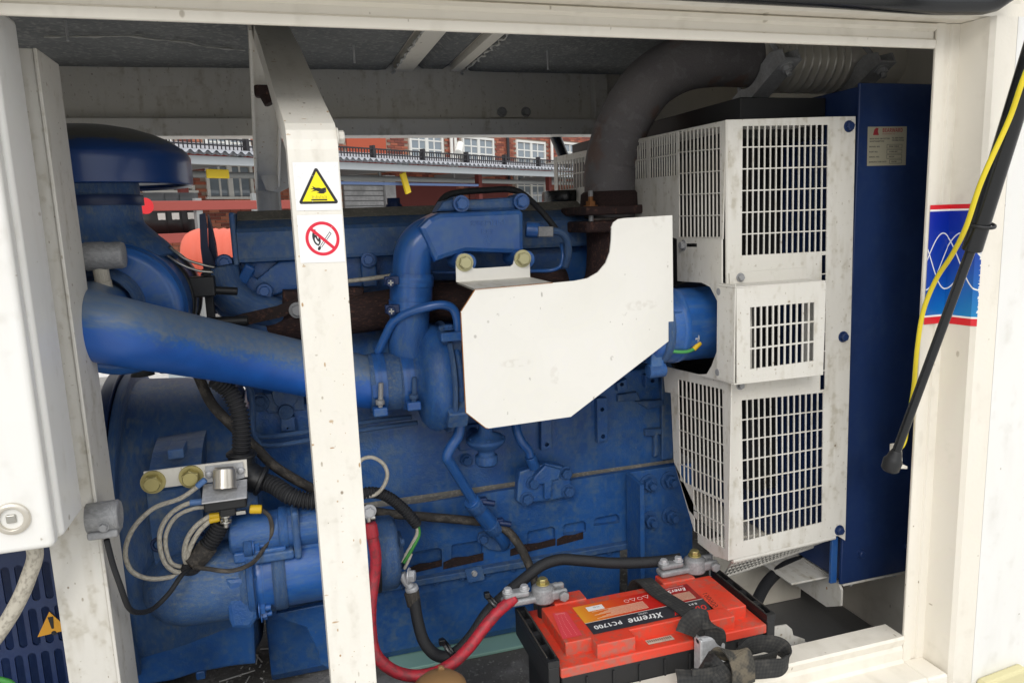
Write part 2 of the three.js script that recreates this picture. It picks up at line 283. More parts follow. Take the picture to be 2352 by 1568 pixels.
{ // soft insulation glued under the roof, in three panels between bare strips
  const foam = (x0, x1, bulge) => {
    const g = new THREE.PlaneGeometry(x1 - x0, 0.95, 60, 60).rotateX(Math.PI / 2).translate((x0 + x1) / 2, 2.052, -0.525), p = g.attributes.position;
    for (let i = 0; i < p.count; i++) { const x = p.getX(i), z = p.getZ(i), e = Math.min(1, Math.min(x - x0, x1 - x, z + 1.0, -0.05 - z) / 0.02); p.setY(i, 2.0545 - Math.max(0, e) * (0.012 + bulge * (0.5 * fbm(x * 0.4 + 2, z * 0.4 + 2, 4, 3, 5) + 0.1 * fbm(x + 3, z + 3, 12, 3, 6)))); }
    g.computeVertexNormals(); return metreUV(g);
  };
  add(roof, 'insulation_panel', foam(-0.8, 0.272, 0.03), M.foam); add(roof, 'insulation_panel', foam(0.325, 0.405, 0.008), M.foam); add(roof, 'insulation_panel', foam(0.435, 1.0, 0.02), M.foam);
  add(roof, 'roof_strip', box(0.276, 0.318, 2.036, 2.0555, -0.99, -0.05), M.white); add(roof, 'roof_strip', box(0.408, 0.432, 2.038, 2.0555, -0.99, -0.05), M.white);
  const fray = std({ color: 0xb4b3ae, roughness: 0.9 }), onRoof = (l, y) => l.map(([a, b]) => PY(...T(a < 0 ? 2 : 1, Math.abs(a), b), y));
  add(roof, 'torn_facing', sweep(onRoof([[300, 252], [600, 250], [920, 250], [1050, 268], [1200, 281], [1290, 289], [1380, 315], [1520, 330], [1680, 345]], 2.026), (t) => 0.0016 + 0.0012 * Math.sin(t * 47) * Math.sin(t * 19), 80, 6), fray, 'pale torn line in the insulation facing');
  for (const [x, s] of [[0.273, 1], [0.436, -1]]) { const pts = []; for (let i = 0; i <= 40; i++) pts.push(V(x + 0.004 * Math.sin(i * 2.3) * Math.sin(i * 0.7) * s, 2.036 + 0.002 * Math.sin(i * 1.7), -0.45 - i * 0.0135)); add(roof, 'frayed_edge', sweep(pts, (t) => 0.002 + 0.001 * Math.sin(t * 90), 160, 6), fray); }
  for (const [x, z] of [[0.16, -0.72], [0.56, -0.74], [-0.3, -0.6]]) add(roof, 'insulation_pin', cyl(V(x, 2.05, z), V(x, 2.0, z), 0.002), M.galv);
}
// right jamb and outer skin, in plan
add(canopy, 'door_jamb', plan([[0.8185, -0.004], [0.818, -0.001], [0.8187, 0], [0.832, 0], [0.834, -0.003], [0.841, -0.003], [0.843, 0], [0.855, 0], [0.861, 0.038], [0.866, 0.043], [0.9, 0.043], [0.9, 0.036], [0.868, 0.034], [0.858, -0.006]], 1.0, 1.9228), M.white);
add(canopy, 'side_panel', plan([[0.9005, -0.04], [0.9005, 0.0432], [1.9, 0.043], [1.9, -0.04]], 0.55, 1.9228), M.whiteClean);
add(canopy, 'panel_below_jamb', plan([[0.862, -0.04], [0.862, 0.0405], [0.9003, 0.0428], [0.9003, -0.04]], 0.55, 0.9995), M.whiteClean);
const sill = add(canopy, 'sill', profileX([[-0.035, 1.078], [0, 1.078], [0.002, 1.074], [0, 1.068], [-0.002, 1.062], [0, 1.056], [0, 1.042], [0.004, 1.038], [0.042, 1.038], [0.046, 1.034], [0.046, 0.55], [-0.003, 0.55], [-0.003, 1.074], [-0.035, 1.075]], -0.8, 0.8175), M.white);
add(canopy, 'sill_end', box(0.8176, 0.8545, 0.55, 1.038, -0.003, 0.046, 0.004), M.white);
// far side of the enclosure: the other opening stands open as well
const rear = add(canopy, 'rear_beam', [box(-0.85, 0.86, 1.931, 2.0555, -1.03, -1.0), box(-0.85, 0.86, 1.893, 1.9305, -1.03, -0.968)], M.grime);
add(rear, 'beam_stop', box(0.765, 0.80, 1.931, 2.04, -0.9995, -0.972), M.grime);
{
  const p = plateZ([[1128, 238], [1222, 238], [1222, 270], [1128, 270]], -0.995, 0.004); add(rear, 'bracket_plate', p, M.grime);
  bolt(rear, PZ(1153, 257, -0.995), 0.009, M.castGrey, FRONT, 'bracket_bolt'); bolt(rear, PZ(1208, 257, -0.995), 0.009, M.castGrey, FRONT, 'bracket_bolt');
}
add(canopy, 'rear_sill', box(-0.85, 0.86, 0.9, 1.0, -1.03, -0.97), M.white);
add(canopy, 'rear_panel', box(0.8605, 1.25, 0.55, 2.0555, -1.03, -1.0), M.white);
add(canopy, 'end_panel', box(1.22, 1.25, 0.55, 2.0555, -0.9995, -0.0405), M.white);
add(canopy, 'base_tray', box(-0.85, 1.2195, FLOOR - 0.02, FLOOR, -0.9995, -0.0035), M.floor);
// end wall of the control bay, far left
add(canopy, 'bay_wall', box(-0.85, -0.82, FLOOR, 2.05, -0.96, -0.05), M.white);
{ // base members seen past the battery
  add(canopy, 'base_rail', box(0.71, 0.905, 0.9515, 1.1, -0.35, -0.335), M.white);
  add(canopy, 'base_rail', box(0.98, 1.0, FLOOR, 1.08, -0.53, -0.05), M.white);
  add(canopy, 'floor_plate', profileX([[-0.535, 0.945], [-0.05, 0.945], [-0.05, 0.951], [-0.535, 0.951]], 0.67, 0.91), M.darkFloor);
  add(canopy, 'floor_channel', box(0.915, 0.978, 0.931, 0.936, -0.53, -0.05), M.darkFloor);
  add(canopy, 'teal_strip', box(0.12, 0.5, FLOOR, 0.9365, -0.46, -0.392), M.teal);  // flat pale teal strip on the tray below the sump
}
// printed wave decal, folded over the jamb
{
  const art = print(512, 1024, (g, w, h) => {
    g.fillStyle = '#f3f1ec'; g.fillRect(0, 0, w, h);
    g.fillStyle = '#d8232e'; g.fillRect(0, 0, w, 38); g.fillRect(0, h - 62, w, 62);
    const gr = g.createLinearGradient(0, 0, w, h); gr.addColorStop(0, '#10209a'); gr.addColorStop(0.5, '#0b3fa8'); gr.addColorStop(1, '#128fc4');
    g.fillStyle = gr; g.fillRect(0, 54, w, h - 132); g.strokeStyle = '#f3f1ec'; g.lineWidth = 11;
    for (const ph of [0.33, 0.69, 1.15]) { g.beginPath(); for (let x = -20; x <= w + 20; x += 6) { const y = h * 0.47 + h * 0.235 * -Math.cos((x / w - ph) / 1.4 * Math.PI * 2); x < -10 ? g.moveTo(x, y) : g.lineTo(x, y); } g.stroke(); }
    g.fillStyle = '#f0efea'; for (let i = 0; i < 40; i++) { const y = rr(60, h - 70); g.fillRect(w - rr(2, 8), y, 20, rr(3, 14)); }
  });
  const mat = std({ map: art, roughness: 0.25 });
  const part = (tl, tr, br, bl, u0, u1) => { const g = sheet(tl, tr, br, bl), uv = g.attributes.uv; for (let i = 0; i < uv.count; i++) uv.setX(i, u0 + (u1 - u0) * uv.getX(i)); return g; };
  const yT = TZ(3, 1760, 1405, 0).y, yB = TZ(6, 1740, 650, 0).y, o = 0.0008;
  add(canopy, 'wave_decal', join([part(V(0.822, yT, o), V(0.8555, yT, o), V(0.8555, yB, o), V(0.822, yB, o), 0, 0.46), part(V(0.8549, yT, o), V(0.8606, yT, 0.0385), V(0.8606, yB, 0.0385), V(0.8549, yB, o), 0.46, 0.94), part(V(0.8604, yT, 0.0385), V(0.8655, yT, 0.0438), V(0.8655, yB, 0.0438), V(0.8604, yB, 0.0385), 0.94, 1)]), mat, 'blue decal with white waves between red bars');
}
{ const t = single('marker_plate', 'cream plastic plate low on the white outer panel', 'plate', metreUV(extrude([[0.908, 0.93], [0.99, 0.93], [0.99, 1.02], [0.985, 1.025], [0.912, 1.018], [0.908, 1.013]], 0.016, null, 0.004).translate(0, 0, 0.0435)), std({ color: 0xcfc79a, roughness: 0.5 })); }

// ---------------------------------------------------------------- arched lifting frame: two bent legs
function channel(x0, x1, pts, flange, t = 0.004) {     // pts: [z, y] down the web, flange > 0 points to -z
  const n = pts.length, off = pts.map((p, i) => { const a = pts[Math.max(0, i - 1)], b = pts[Math.min(n - 1, i + 1)], dz = b[0] - a[0], dy = b[1] - a[1], l = Math.hypot(dz, dy); return [dy / l, -dz / l]; });
  const band = (d0, d1) => [...pts.map((p, i) => [p[0] + off[i][0] * d0, p[1] + off[i][1] * d0]), ...pts.map((p, i) => [p[0] + off[i][0] * d1, p[1] + off[i][1] * d1]).reverse()];
  return { web: profileX(band(0, t * Math.sign(flange)), x0, x1), side: [profileX(band(0.0004 * Math.sign(flange), flange), x0 - 0.0003, x0 + t), profileX(band(0.0004 * Math.sign(flange), flange), x1 - t, x1 + 0.0003)] };
}
{
  const post = thing('support_post', 'white rust speckled steel post with two warning stickers in front of the engine', 'post', 'lifting frame legs');
  const bend = (s) => [[0, FLOOR], [0, 1.3], [0, 1.775], [-0.002, 1.785], [-0.008, 1.795], [-0.018, 1.803], [-0.11, 1.845], [-0.3, 1.938], [-0.49, 2.02]].map(([z, y]) => s > 0 ? [z - 0.01, y] : [-0.965 - z, y]);
  const a = channel(0.0125, 0.0625, bend(1), -0.028), lean = (g, k, z0) => { const p = g.attributes.position; for (let i = 0; i < p.count; i++) { const d = k > 0 ? Math.min(0, p.getZ(i) + z0) : Math.max(0, p.getZ(i) + z0); p.setX(i, p.getX(i) + d * Math.abs(k)); } return g; };
  lean(a.web, 0.062, 0.02); a.side.forEach((g) => lean(g, 0.062, 0.02));
  add(post, 'web', a.web, M.post); add(post, 'flange', a.side, M.post);
  bolt(post, V(0.0628, 1.788, -0.02), 0.007, M.post, V(1, 0, 0), 'side_bolt');
  const corner = (l, z) => l.map(([x, y]) => PZ(x, y, z));
  const hot = print(512, 540, (g, w, h) => {
    g.fillStyle = '#e9e9e8'; g.fillRect(0, 0, w, h); g.lineJoin = 'round';
    g.beginPath(); g.moveTo(256, 92); g.lineTo(452, 444); g.lineTo(64, 444); g.closePath(); g.fillStyle = '#1f1f22'; g.strokeStyle = '#1f1f22'; g.lineWidth = 46; g.stroke(); g.fill();
    g.beginPath(); g.moveTo(256, 104); g.lineTo(438, 438); g.lineTo(76, 438); g.closePath(); g.fillStyle = '#f2e21c'; g.fill();
    g.fillStyle = '#1f1f22'; g.fillRect(176, 414, 180, 16);
    g.beginPath(); g.moveTo(172, 300); g.lineTo(210, 292); g.lineTo(196, 268); g.lineTo(240, 288); g.quadraticCurveTo(270, 282, 300, 296); g.lineTo(350, 284); g.lineTo(354, 332); g.lineTo(322, 352); g.quadraticCurveTo(280, 356, 240, 342); g.lineTo(276, 336); g.lineTo(236, 320); g.lineTo(178, 332); g.lineTo(222, 308); g.closePath(); g.fill();
    g.strokeStyle = '#1f1f22'; g.lineWidth = 3; for (let i = 0; i < 11; i++) { const x = 186 + i * 16; g.beginPath(); g.moveTo(x, 408); g.quadraticCurveTo(x + 8, 394, x + 2, 372 + (i % 3) * 7); g.stroke(); }
    g.strokeStyle = '#c9c8c5'; g.lineWidth = 3; for (let i = 0; i < 14; i++) { const x = rr(20, 490), y = rr(20, 520); g.beginPath(); g.moveTo(x, y); g.lineTo(x + rr(-40, 40), y + rr(-30, 30)); g.stroke(); }
  });
  const fire = print(512, 540, (g, w, h) => {
    g.fillStyle = '#ebebea'; g.fillRect(0, 0, w, h);
    g.fillStyle = '#24242a'; g.beginPath(); g.moveTo(170, 178); g.quadraticCurveTo(140, 240, 168, 300); g.quadraticCurveTo(180, 340, 222, 352); g.lineTo(244, 318); g.quadraticCurveTo(256, 270, 226, 240); g.lineTo(222, 280); g.quadraticCurveTo(200, 240, 196, 160); g.closePath(); g.fill();
    g.fillStyle = '#ebebea'; g.beginPath(); g.moveTo(186, 250); g.quadraticCurveTo(170, 300, 216, 332); g.quadraticCurveTo(238, 300, 214, 300); g.closePath(); g.fill();
    g.strokeStyle = '#24242a'; g.lineWidth = 7; g.beginPath(); g.moveTo(238, 352); g.lineTo(356, 198); g.lineTo(372, 214); g.lineTo(252, 366); g.stroke(); g.fillStyle = '#24242a'; g.beginPath(); g.ellipse(226, 378, 16, 26, 0.5, 0, 7); g.fill();
    g.strokeStyle = '#d8213c'; g.lineWidth = 36; g.beginPath(); g.arc(270, 270, 176, 0, 7); g.stroke(); g.beginPath(); g.moveTo(146, 158); g.lineTo(394, 380); g.stroke();
    g.strokeStyle = '#cfcecb'; g.lineWidth = 3; for (let i = 0; i < 12; i++) { const x = rr(20, 490), y = rr(20, 520); g.beginPath(); g.moveTo(x, y); g.lineTo(x + rr(-40, 40), y + rr(-30, 30)); g.stroke(); }
  });
  const zs = -0.0095;
  add(post, 'warning_sticker', sheet(...corner([[671, 372.5], [776, 371.4], [784.5, 482], [680.5, 484]], zs)), std({ map: hot, roughness: 0.3 }), 'yellow hot surface triangle sticker');
  add(post, 'prohibition_sticker', sheet(...corner([[681, 494], [785, 492], [793, 601], [690, 604]], zs)), std({ map: fire, roughness: 0.3 }), 'red ring no open flame sticker');
  const far = thing('support_post', 'white bent steel channel leg behind the engine with a rusty catch', 'post', 'lifting frame legs');
  const bb = channel(-0.047, 0.003, bend(-1), 0.028); lean(bb.web, -0.05, 0.955); bb.side.forEach((g) => lean(g, -0.05, 0.955));
  add(far, 'web', bb.web, M.post); add(far, 'flange', bb.side, M.post);
  add(far, 'catch', [box(-0.026, 0.002, 1.925, 1.965, -0.67, -0.64, 0.006), cyl(V(-0.01, 1.93, -0.65), V(-0.002, 1.912, -0.645), 0.009)], M.rust, 'dark red rusty catch');
  add(far, 'gusset', plateZ([[601, 300], [634, 290], [660, 350], [664, 430], [640, 442], [612, 436], [600, 410]], -0.93, 0.006), M.post);
}

// ---------------------------------------------------------------- raised side door with its gas strut
{
  const door = thing('canopy_door', 'white top hinged canopy door raised above the opening with black rim seal', 'door');
  const a = 62 * Math.PI / 180, out = (x, s, d) => V(x, 1.9375 + Math.sin(a) * s - Math.cos(a) * d, 0.012 + Math.cos(a) * s + Math.sin(a) * d);
  const slab = new RoundedBoxGeometry(1.56, 0.88, 0.03, 2, 0.008).translate(0.125, 0.44, -0.015).rotateX(Math.PI / 2 - a); slab.translate(0, 1.963, 0.0);
  add(door, 'door_skin', metreUV(slab), M.white);
  add(door, 'rim_seal', sweep([out(-0.62, 0.012, 0.034), out(0.0, 0.012, 0.034), out(0.6, 0.012, 0.034), out(0.8, 0.012, 0.034), out(0.856, 0.02, 0.034), out(0.878, 0.06, 0.034), out(0.88, 0.3, 0.034), out(0.88, 0.8, 0.034)], 0.0125, 140, 18), M.blackGloss, 'glossy black rubber rim');
  const strut = thing('gas_strut', 'black gas strut running from the right jamb up to the raised door', 'gas strut');
  const b0 = TZ(9, 1440, 60, 0.004), b1 = TZ(6, 1985, 150, 0.075), b2 = PZ(2352, 190, 0.13), b3 = b1.clone().addScaledVector(b2.clone().sub(b1), 2.2);
  add(strut, 'rod', cyl(b0, b1.clone().addScaledVector(b2.clone().sub(b1).normalize(), 0.02), 0.0058), M.blackGloss);
  add(strut, 'cylinder', cyl(b1, b3, 0.0118), M.blackGloss);
  const d = b1.clone().sub(b0).normalize();
  add(strut, 'ball_socket', turned(b0.clone().addScaledVector(d, -0.012), b0.clone().addScaledVector(d, 0.02), [[0, 0], [0, 0.009], [0.003, 0.0118], [0.016, 0.0125], [0.02, 0.01], [0.026, 0.0085], [0.032, 0.0062]]), M.black);
  const br = thing('strut_bracket', 'small white folded bracket holding the foot of the gas strut', 'bracket');
  const c0 = TZ(9, 1530, 40, 0.0);
  add(br, 'bracket_plate', metreUV(extrude([[0.797, c0.y + 0.018], [0.806, c0.y + 0.018], [0.809, c0.y - 0.01], [0.8178, c0.y - 0.014], [0.8178, c0.y - 0.018], [0.807, c0.y - 0.016], [0.797, c0.y - 0.002]], 0.012).translate(0, 0, -0.022)), M.white);
  add(br, 'ball_stud', cyl(V(0.8, c0.y + 0.006, -0.014), V(0.785, c0.y + 0.004, 0.001), 0.004), M.steel);
  const yg = std({ roughness: 0.4, map: texture(64, 64, (u, v) => (v > 0.3 && v < 0.62 ? [62, 138, 66] : [226, 204, 40])) });
  const wire = thing('earth_wire', 'yellow and green earth wire tied along the gas strut', 'wire');
  add(wire, 'insulation', sweep([PZ(2430, 0, 0.165), PZ(2352, 180, 0.149), TZ(3, 2250, 800, 0.134), TZ(3, 2050, 1250, 0.112), TZ(3, 1945, 1560, 0.09), TZ(6, 1850, 180, 0.06), TZ(6, 1740, 350, 0.03), TZ(6, 1655, 560, 0.012), TZ(6, 1612, 820, 0.006), TZ(6, 1585, 1110, 0.0), TZ(6, 1545, 1330, -0.01), TZ(6, 1515, 1480, -0.012), V(0.79, c0.y + 0.004, -0.012)], 0.0031, 160, 12), yg);
  for (const [p, q] of [[T(3, 2310, 690), 0.112], [T(3, 2010, 1540), 0.088]]) { const w = PZ(p[0] + 14, p[1], q - 0.004), dd = b2.clone().sub(b1).normalize(); const ring = new THREE.TorusGeometry(0.0148, 0.0014, 8, 36).scale(1.05, 1, 1.6); add(wire, 'cable_tie', alignTo(ring, w, dd, V(0, 0, 1)), M.black); }
}

// ---------------------------------------------------------------- left side: cabinet, frame upright, vent
{
  const up = thing('frame_upright', 'white folded steel upright between the control cabinet and the engine', 'frame');
  add(up, 'front_leaf', box(-0.275, -0.2255, FLOOR, 1.885, -0.106, -0.1, 0.001), M.grime);
  add(up, 'side_leaf', box(-0.2252, -0.2215, FLOOR, 1.885, -0.178, -0.097, 0.0012), M.grime);
  const cab = thing('control_cabinet', 'white steel control cabinet with round lock at the left edge', 'cabinet');
  add(cab, 'shell', box(-0.62, -0.229, 1.405, 1.905, -0.072, 0.004, 0.006), M.whiteClean);
  add(cab, 'cabinet_door', box(-0.63, -0.2325, 1.403, 1.91, 0.0045, 0.024, 0.006), M.whiteClean);
  const lp = TZ(7, 80, 440, 0.024), lk = add(cab, 'lock', turned(lp, lp.clone().add(FRONT), [[0, 0.0155], [0.001, 0.0158], [0.0035, 0.0145], [0.004, 0.011], [0.003, 0.0102], [-0.004, 0.0098], [-0.004, 0]]), M.stainless);
  add(lk, 'key_slot', box(lp.x - 0.0045, lp.x + 0.0035, lp.y - 0.004, lp.y + 0.004, lp.z - 0.003, lp.z + 0.0025, 0.001), M.steel);
  single('white_cable', 'thick dirty white cable hanging from under the control cabinet', 'cable', sweep([V(-0.305, 1.43, -0.05), TZ(7, 232, 640, -0.05), TZ(7, 190, 850, -0.05), TZ(7, 95, 1060, -0.052), TZ(7, -20, 1240, -0.055), TZ(7, -160, 1420, -0.06), TZ(7, -330, 1700, -0.065)], 0.0078, 70, 18), M.wireGrey);
  single('green_wire', 'thin green and yellow wire below the white cable at the corner', 'wire', sweep([TZ(7, -80, 1530, -0.07), TZ(7, 0, 1545, -0.07), TZ(7, 70, 1568, -0.07), TZ(7, 120, 1640, -0.08)], 0.003, 20, 10), M.green);
  const vent = thing('vent_guard', 'dark blue slotted alternator vent guard below the control cabinet', 'vent');
  const z = -0.2, holes = [], o = V(-0.32, 1.1, 0), pill = (x, y, w, h) => [...arc(x, y + h / 2 - w / 2, w / 2, 0, 180, 6), ...arc(x, y - h / 2 + w / 2, w / 2, 180, 360, 6)];
  for (let r = 0; r < 6; r++) for (let c = 0; c < 15; c++) holes.push(pill(-0.45 + c * 0.0145 + (r % 2) * 0.007, 0.985 + r * 0.0585, 0.0092, 0.05));
  add(vent, 'slotted_sheet', metreUV(extrude([[-0.46, 0.94], [-0.232, 0.94], [-0.232, 1.34], [-0.46, 1.34]], 0.003, holes).translate(0, 0, z - 0.003)), M.navy);
  add(vent, 'inner_casing', box(-0.46, -0.268, 0.935, 1.34, -0.7, -0.34), M.navy);
  const tri = [T(7, 335, 1078), T(7, 470, 1200), T(7, 255, 1252)].map(([a, b]) => PZ(a, b, z + 0.001)), w3 = tri.map((p) => [p.x, p.y]);
  const st = add(vent, 'warning_sticker', extrude(w3, 0.0012).translate(0, 0, z + 0.0005), std({ color: 0xd59a2a, roughness: 0.6 }), 'yellow exclamation triangle sticker');
  const e0 = TZ(7, 345, 1110, z), e1 = TZ(7, 362, 1190, z);
  add(st, 'exclamation_mark', [extrude([[e0.x - 0.003, e0.y], [e0.x + 0.003, e0.y], [e1.x + 0.0012, e1.y], [e1.x - 0.0012, e1.y]], 0.001).translate(0, 0, z + 0.0012), alignTo(new THREE.CylinderGeometry(0.0028, 0.0028, 0.001, 16), V(e1.x + 0.0005, e1.y - 0.006, z + 0.0018), FRONT)], M.black);
  const sw = thing('door_sensor', 'grey metal door sensor on the side of the white upright', 'sensor');
  const s0 = TZ(7, 672, 415, -0.1), s1 = s0.clone().add(V(0.040, -0.001, 0));
  add(sw, 'barrel', turned(V(-0.2315, s0.y, -0.092), V(0, s0.y, -0.092), [[0, 0], [0, 0.0165], [0.024, 0.017], [0.031, 0.017], [0.033, 0.015], [0.033, 0.012], [0.031, 0.011], [0.031, 0]]), M.castGrey);
  add(sw, 'foot', box(-0.2315, -0.2, s0.y - 0.021, s0.y - 0.012, -0.106, -0.077, 0.003), M.castGrey);
  bolt(sw, V(-0.213, s0.y - 0.006, -0.0755), 0.0045, M.castGrey);
}

// ================================================================ cooling end: guard, radiator, charging alternator
const GZ = -0.12, GX = PZ(1668, 275, GZ).x;
{
  const g = thing('fan_guard', 'white punched sheet fan guard wrapped around the cooling fan', 'guard');
  const front = [[[1728, 700], [1868, 690], [1866, 832], [1728, 846]], ...slotGrid([1705, 288], [1904, 285], [1900, 578], [1703, 588], 15, 6, 0.19, 0.055), ...slotGrid([1703, 918], [1893, 900], [1890, 1200], [1707, 1244], 14, 7, 0.19, 0.055), ...slotGrid([1888, 585], [1899, 584], [1896, 895], [1884, 897], 1, 7, 0.1, 0.05)];
  const fp = add(g, 'front_sheet', plateZ([[1668, 275], [1904, 268], [1966, 267], [1955, 760], [1942, 1241], [1925, 1230], [1672, 1287]], GZ, 0.0018, front), M.grime);
  add(g, 'folded_edge', [cyl(PZ(1668.5, 276, GZ - 0.002), PZ(1672.5, 1286, GZ - 0.002), 0.0022)], M.grime);
  const up = [...slotGrid([1558, 301], [1654, 290], [1655, 545], [1560, 545], 11, 5, 0.15, 0.045), ...slotGrid([1492, 318], [1553, 303], [1553, 404], [1493, 410], 11, 2, 0.18, 0.06), ...slotGrid([1279, 372], [1343, 359], [1343, 430], [1281, 438], 10, 2, 0.26, 0.07), ...slotGrid([1372, 350], [1484, 320], [1486, 410], [1374, 422], 22, 2, 0.24, 0.07)];
  add(g, 'side_sheet', plateX([[1667, 276], [1660, 549], [1556, 549], [1470, 520], [1275, 500], [1272, 361]], GX, 0.0018, up), M.grime);
  const low = [...slotGrid([1557, 870], [1660, 893], [1664, 1150], [1562, 1104], 11, 6, 0.15, 0.045), ...slotGrid([1592, 1121], [1664, 1153], [1666, 1262], [1594, 1220], 8, 2, 0.15, 0.045)];
  add(g, 'lower_side_sheet', plateX([[1522, 840], [1680, 878], [1673, 1287], [1640, 1276], [1603, 1246], [1603, 1195], [1583, 1172], [1548, 1060], [1541, 902], [1528, 900]], GX, 0.0018, low), M.grime);
  add(g, 'top_sheet', box(GX + 0.002, PZ(1904, 268, GZ).x, PZ(1668, 275, GZ).y - 0.0035, PZ(1668, 275, GZ).y - 0.002, -0.86, GZ - 0.002, 0.0004), M.grime);
  { // bottom sheet, sloping down to the back
    const a = TZ(9, 342, 733, GZ - 0.003), b = TZ(9, 1045, 566, GZ - 0.003), c = TZ(9, 900, 625, -0.2), d = TZ(9, 270, 842, -0.2), rows = 4, cols = 26, bars = [];
    const at = (u, v) => a.clone().lerp(b, u).lerp(d.clone().lerp(c, u), v);
    for (let j = 0; j <= rows; j++) bars.push(cyl(at(0, j / rows), at(1, j / rows), j === 0 || j === rows ? 0.004 : 0.0016, undefined, 8));
    for (let i = 0; i <= cols; i++) bars.push(cyl(at(i / cols, 0), at((i + 0.4) / cols * (1 / (1 + 0.4 / cols)), 1), 0.0013, undefined, 8));
    add(g, 'bottom_mesh', bars, M.grime);
  }
  for (const [x, y] of [[1950, 290], [1937, 773], [1928, 1217]]) bolt(g, PZ(x, y, GZ), 0.0062, M.navy);
  // adjusting plate round the alternator
  add(g, 'slotted_plate', plateX([[1555, 546], [1658, 549], [1658, 650], [1688, 654], [1687, 883], [1568, 852], T(6, 100, 1000), T(6, 165, 998), T(6, 200, 940), T(6, 250, 800), T(6, 265, 640), T(6, 240, 500), T(6, 190, 400), T(6, 130, 370), T(6, 0, 362), [1556, 645]], GX - 0.005, 0.002, [rectPx(1573, 559, 1601, 567), rectPx(1662, 665, 1680, 673), rectPx(1659, 850, 1680, 859)]), M.grime);
  for (const [x, y] of [[1571, 563], [1660, 669], [1657, 854]]) { const p = PX(x, y, GX - 0.005); bolt(g, p, 0.0062, M.castGrey, LEFT); }
  const bx = thing('pulley_guard', 'small white box guard with three rows of slots in front of the fan guard', 'guard');
  const bz = -0.076;
  add(bx, 'face', plateZ([[1692, 662], [1896, 645], [1891, 860], [1693, 880]], bz, 0.0018, slotGrid([1722, 704], [1873, 692], [1871, 830], [1722, 850], 11, 3, 0.26, 0.08)), M.grime);
  const q = [[1692, 662], [1896, 645], [1891, 860], [1693, 880]].map(([x, y]) => PZ(x, y, bz));
  add(bx, 'side_wall', box(q[0].x - 0.0022, q[0].x - 0.0004, q[3].y, q[0].y, GZ + 0.0004, bz, 0.0005), M.grime);
  add(bx, 'side_wall', box(q[1].x + 0.0002, q[1].x + 0.002, q[2].y, q[1].y - 0.002, GZ + 0.0004, bz, 0.0005), M.grime);
  add(bx, 'top_wall', box(q[0].x - 0.002, q[1].x + 0.002, q[0].y + 0.0003, q[0].y + 0.002, GZ + 0.0004, bz + 0.0002, 0.0005), M.grime);
  add(bx, 'bottom_wall', box(q[0].x - 0.002, q[1].x + 0.002, q[3].y - 0.002, q[3].y - 0.0003, GZ + 0.0004, bz + 0.0002, 0.0005), M.grime);
  add(bx, 'flange', plateZ([[1676, 627], [1855, 614], [1855, 648], [1678, 664]], GZ + 0.0024, 0.002), M.grime);
  add(bx, 'flange', plateZ([[1677, 884], [1852, 862], [1851, 880], [1677, 901]], GZ + 0.0024, 0.002), M.grime);
  bolt(bx, PZ(1701, 637, GZ + 0.0024), 0.0048, M.castGrey); bolt(bx, PZ(1701, 885, GZ + 0.0024), 0.0048, M.castGrey);
}
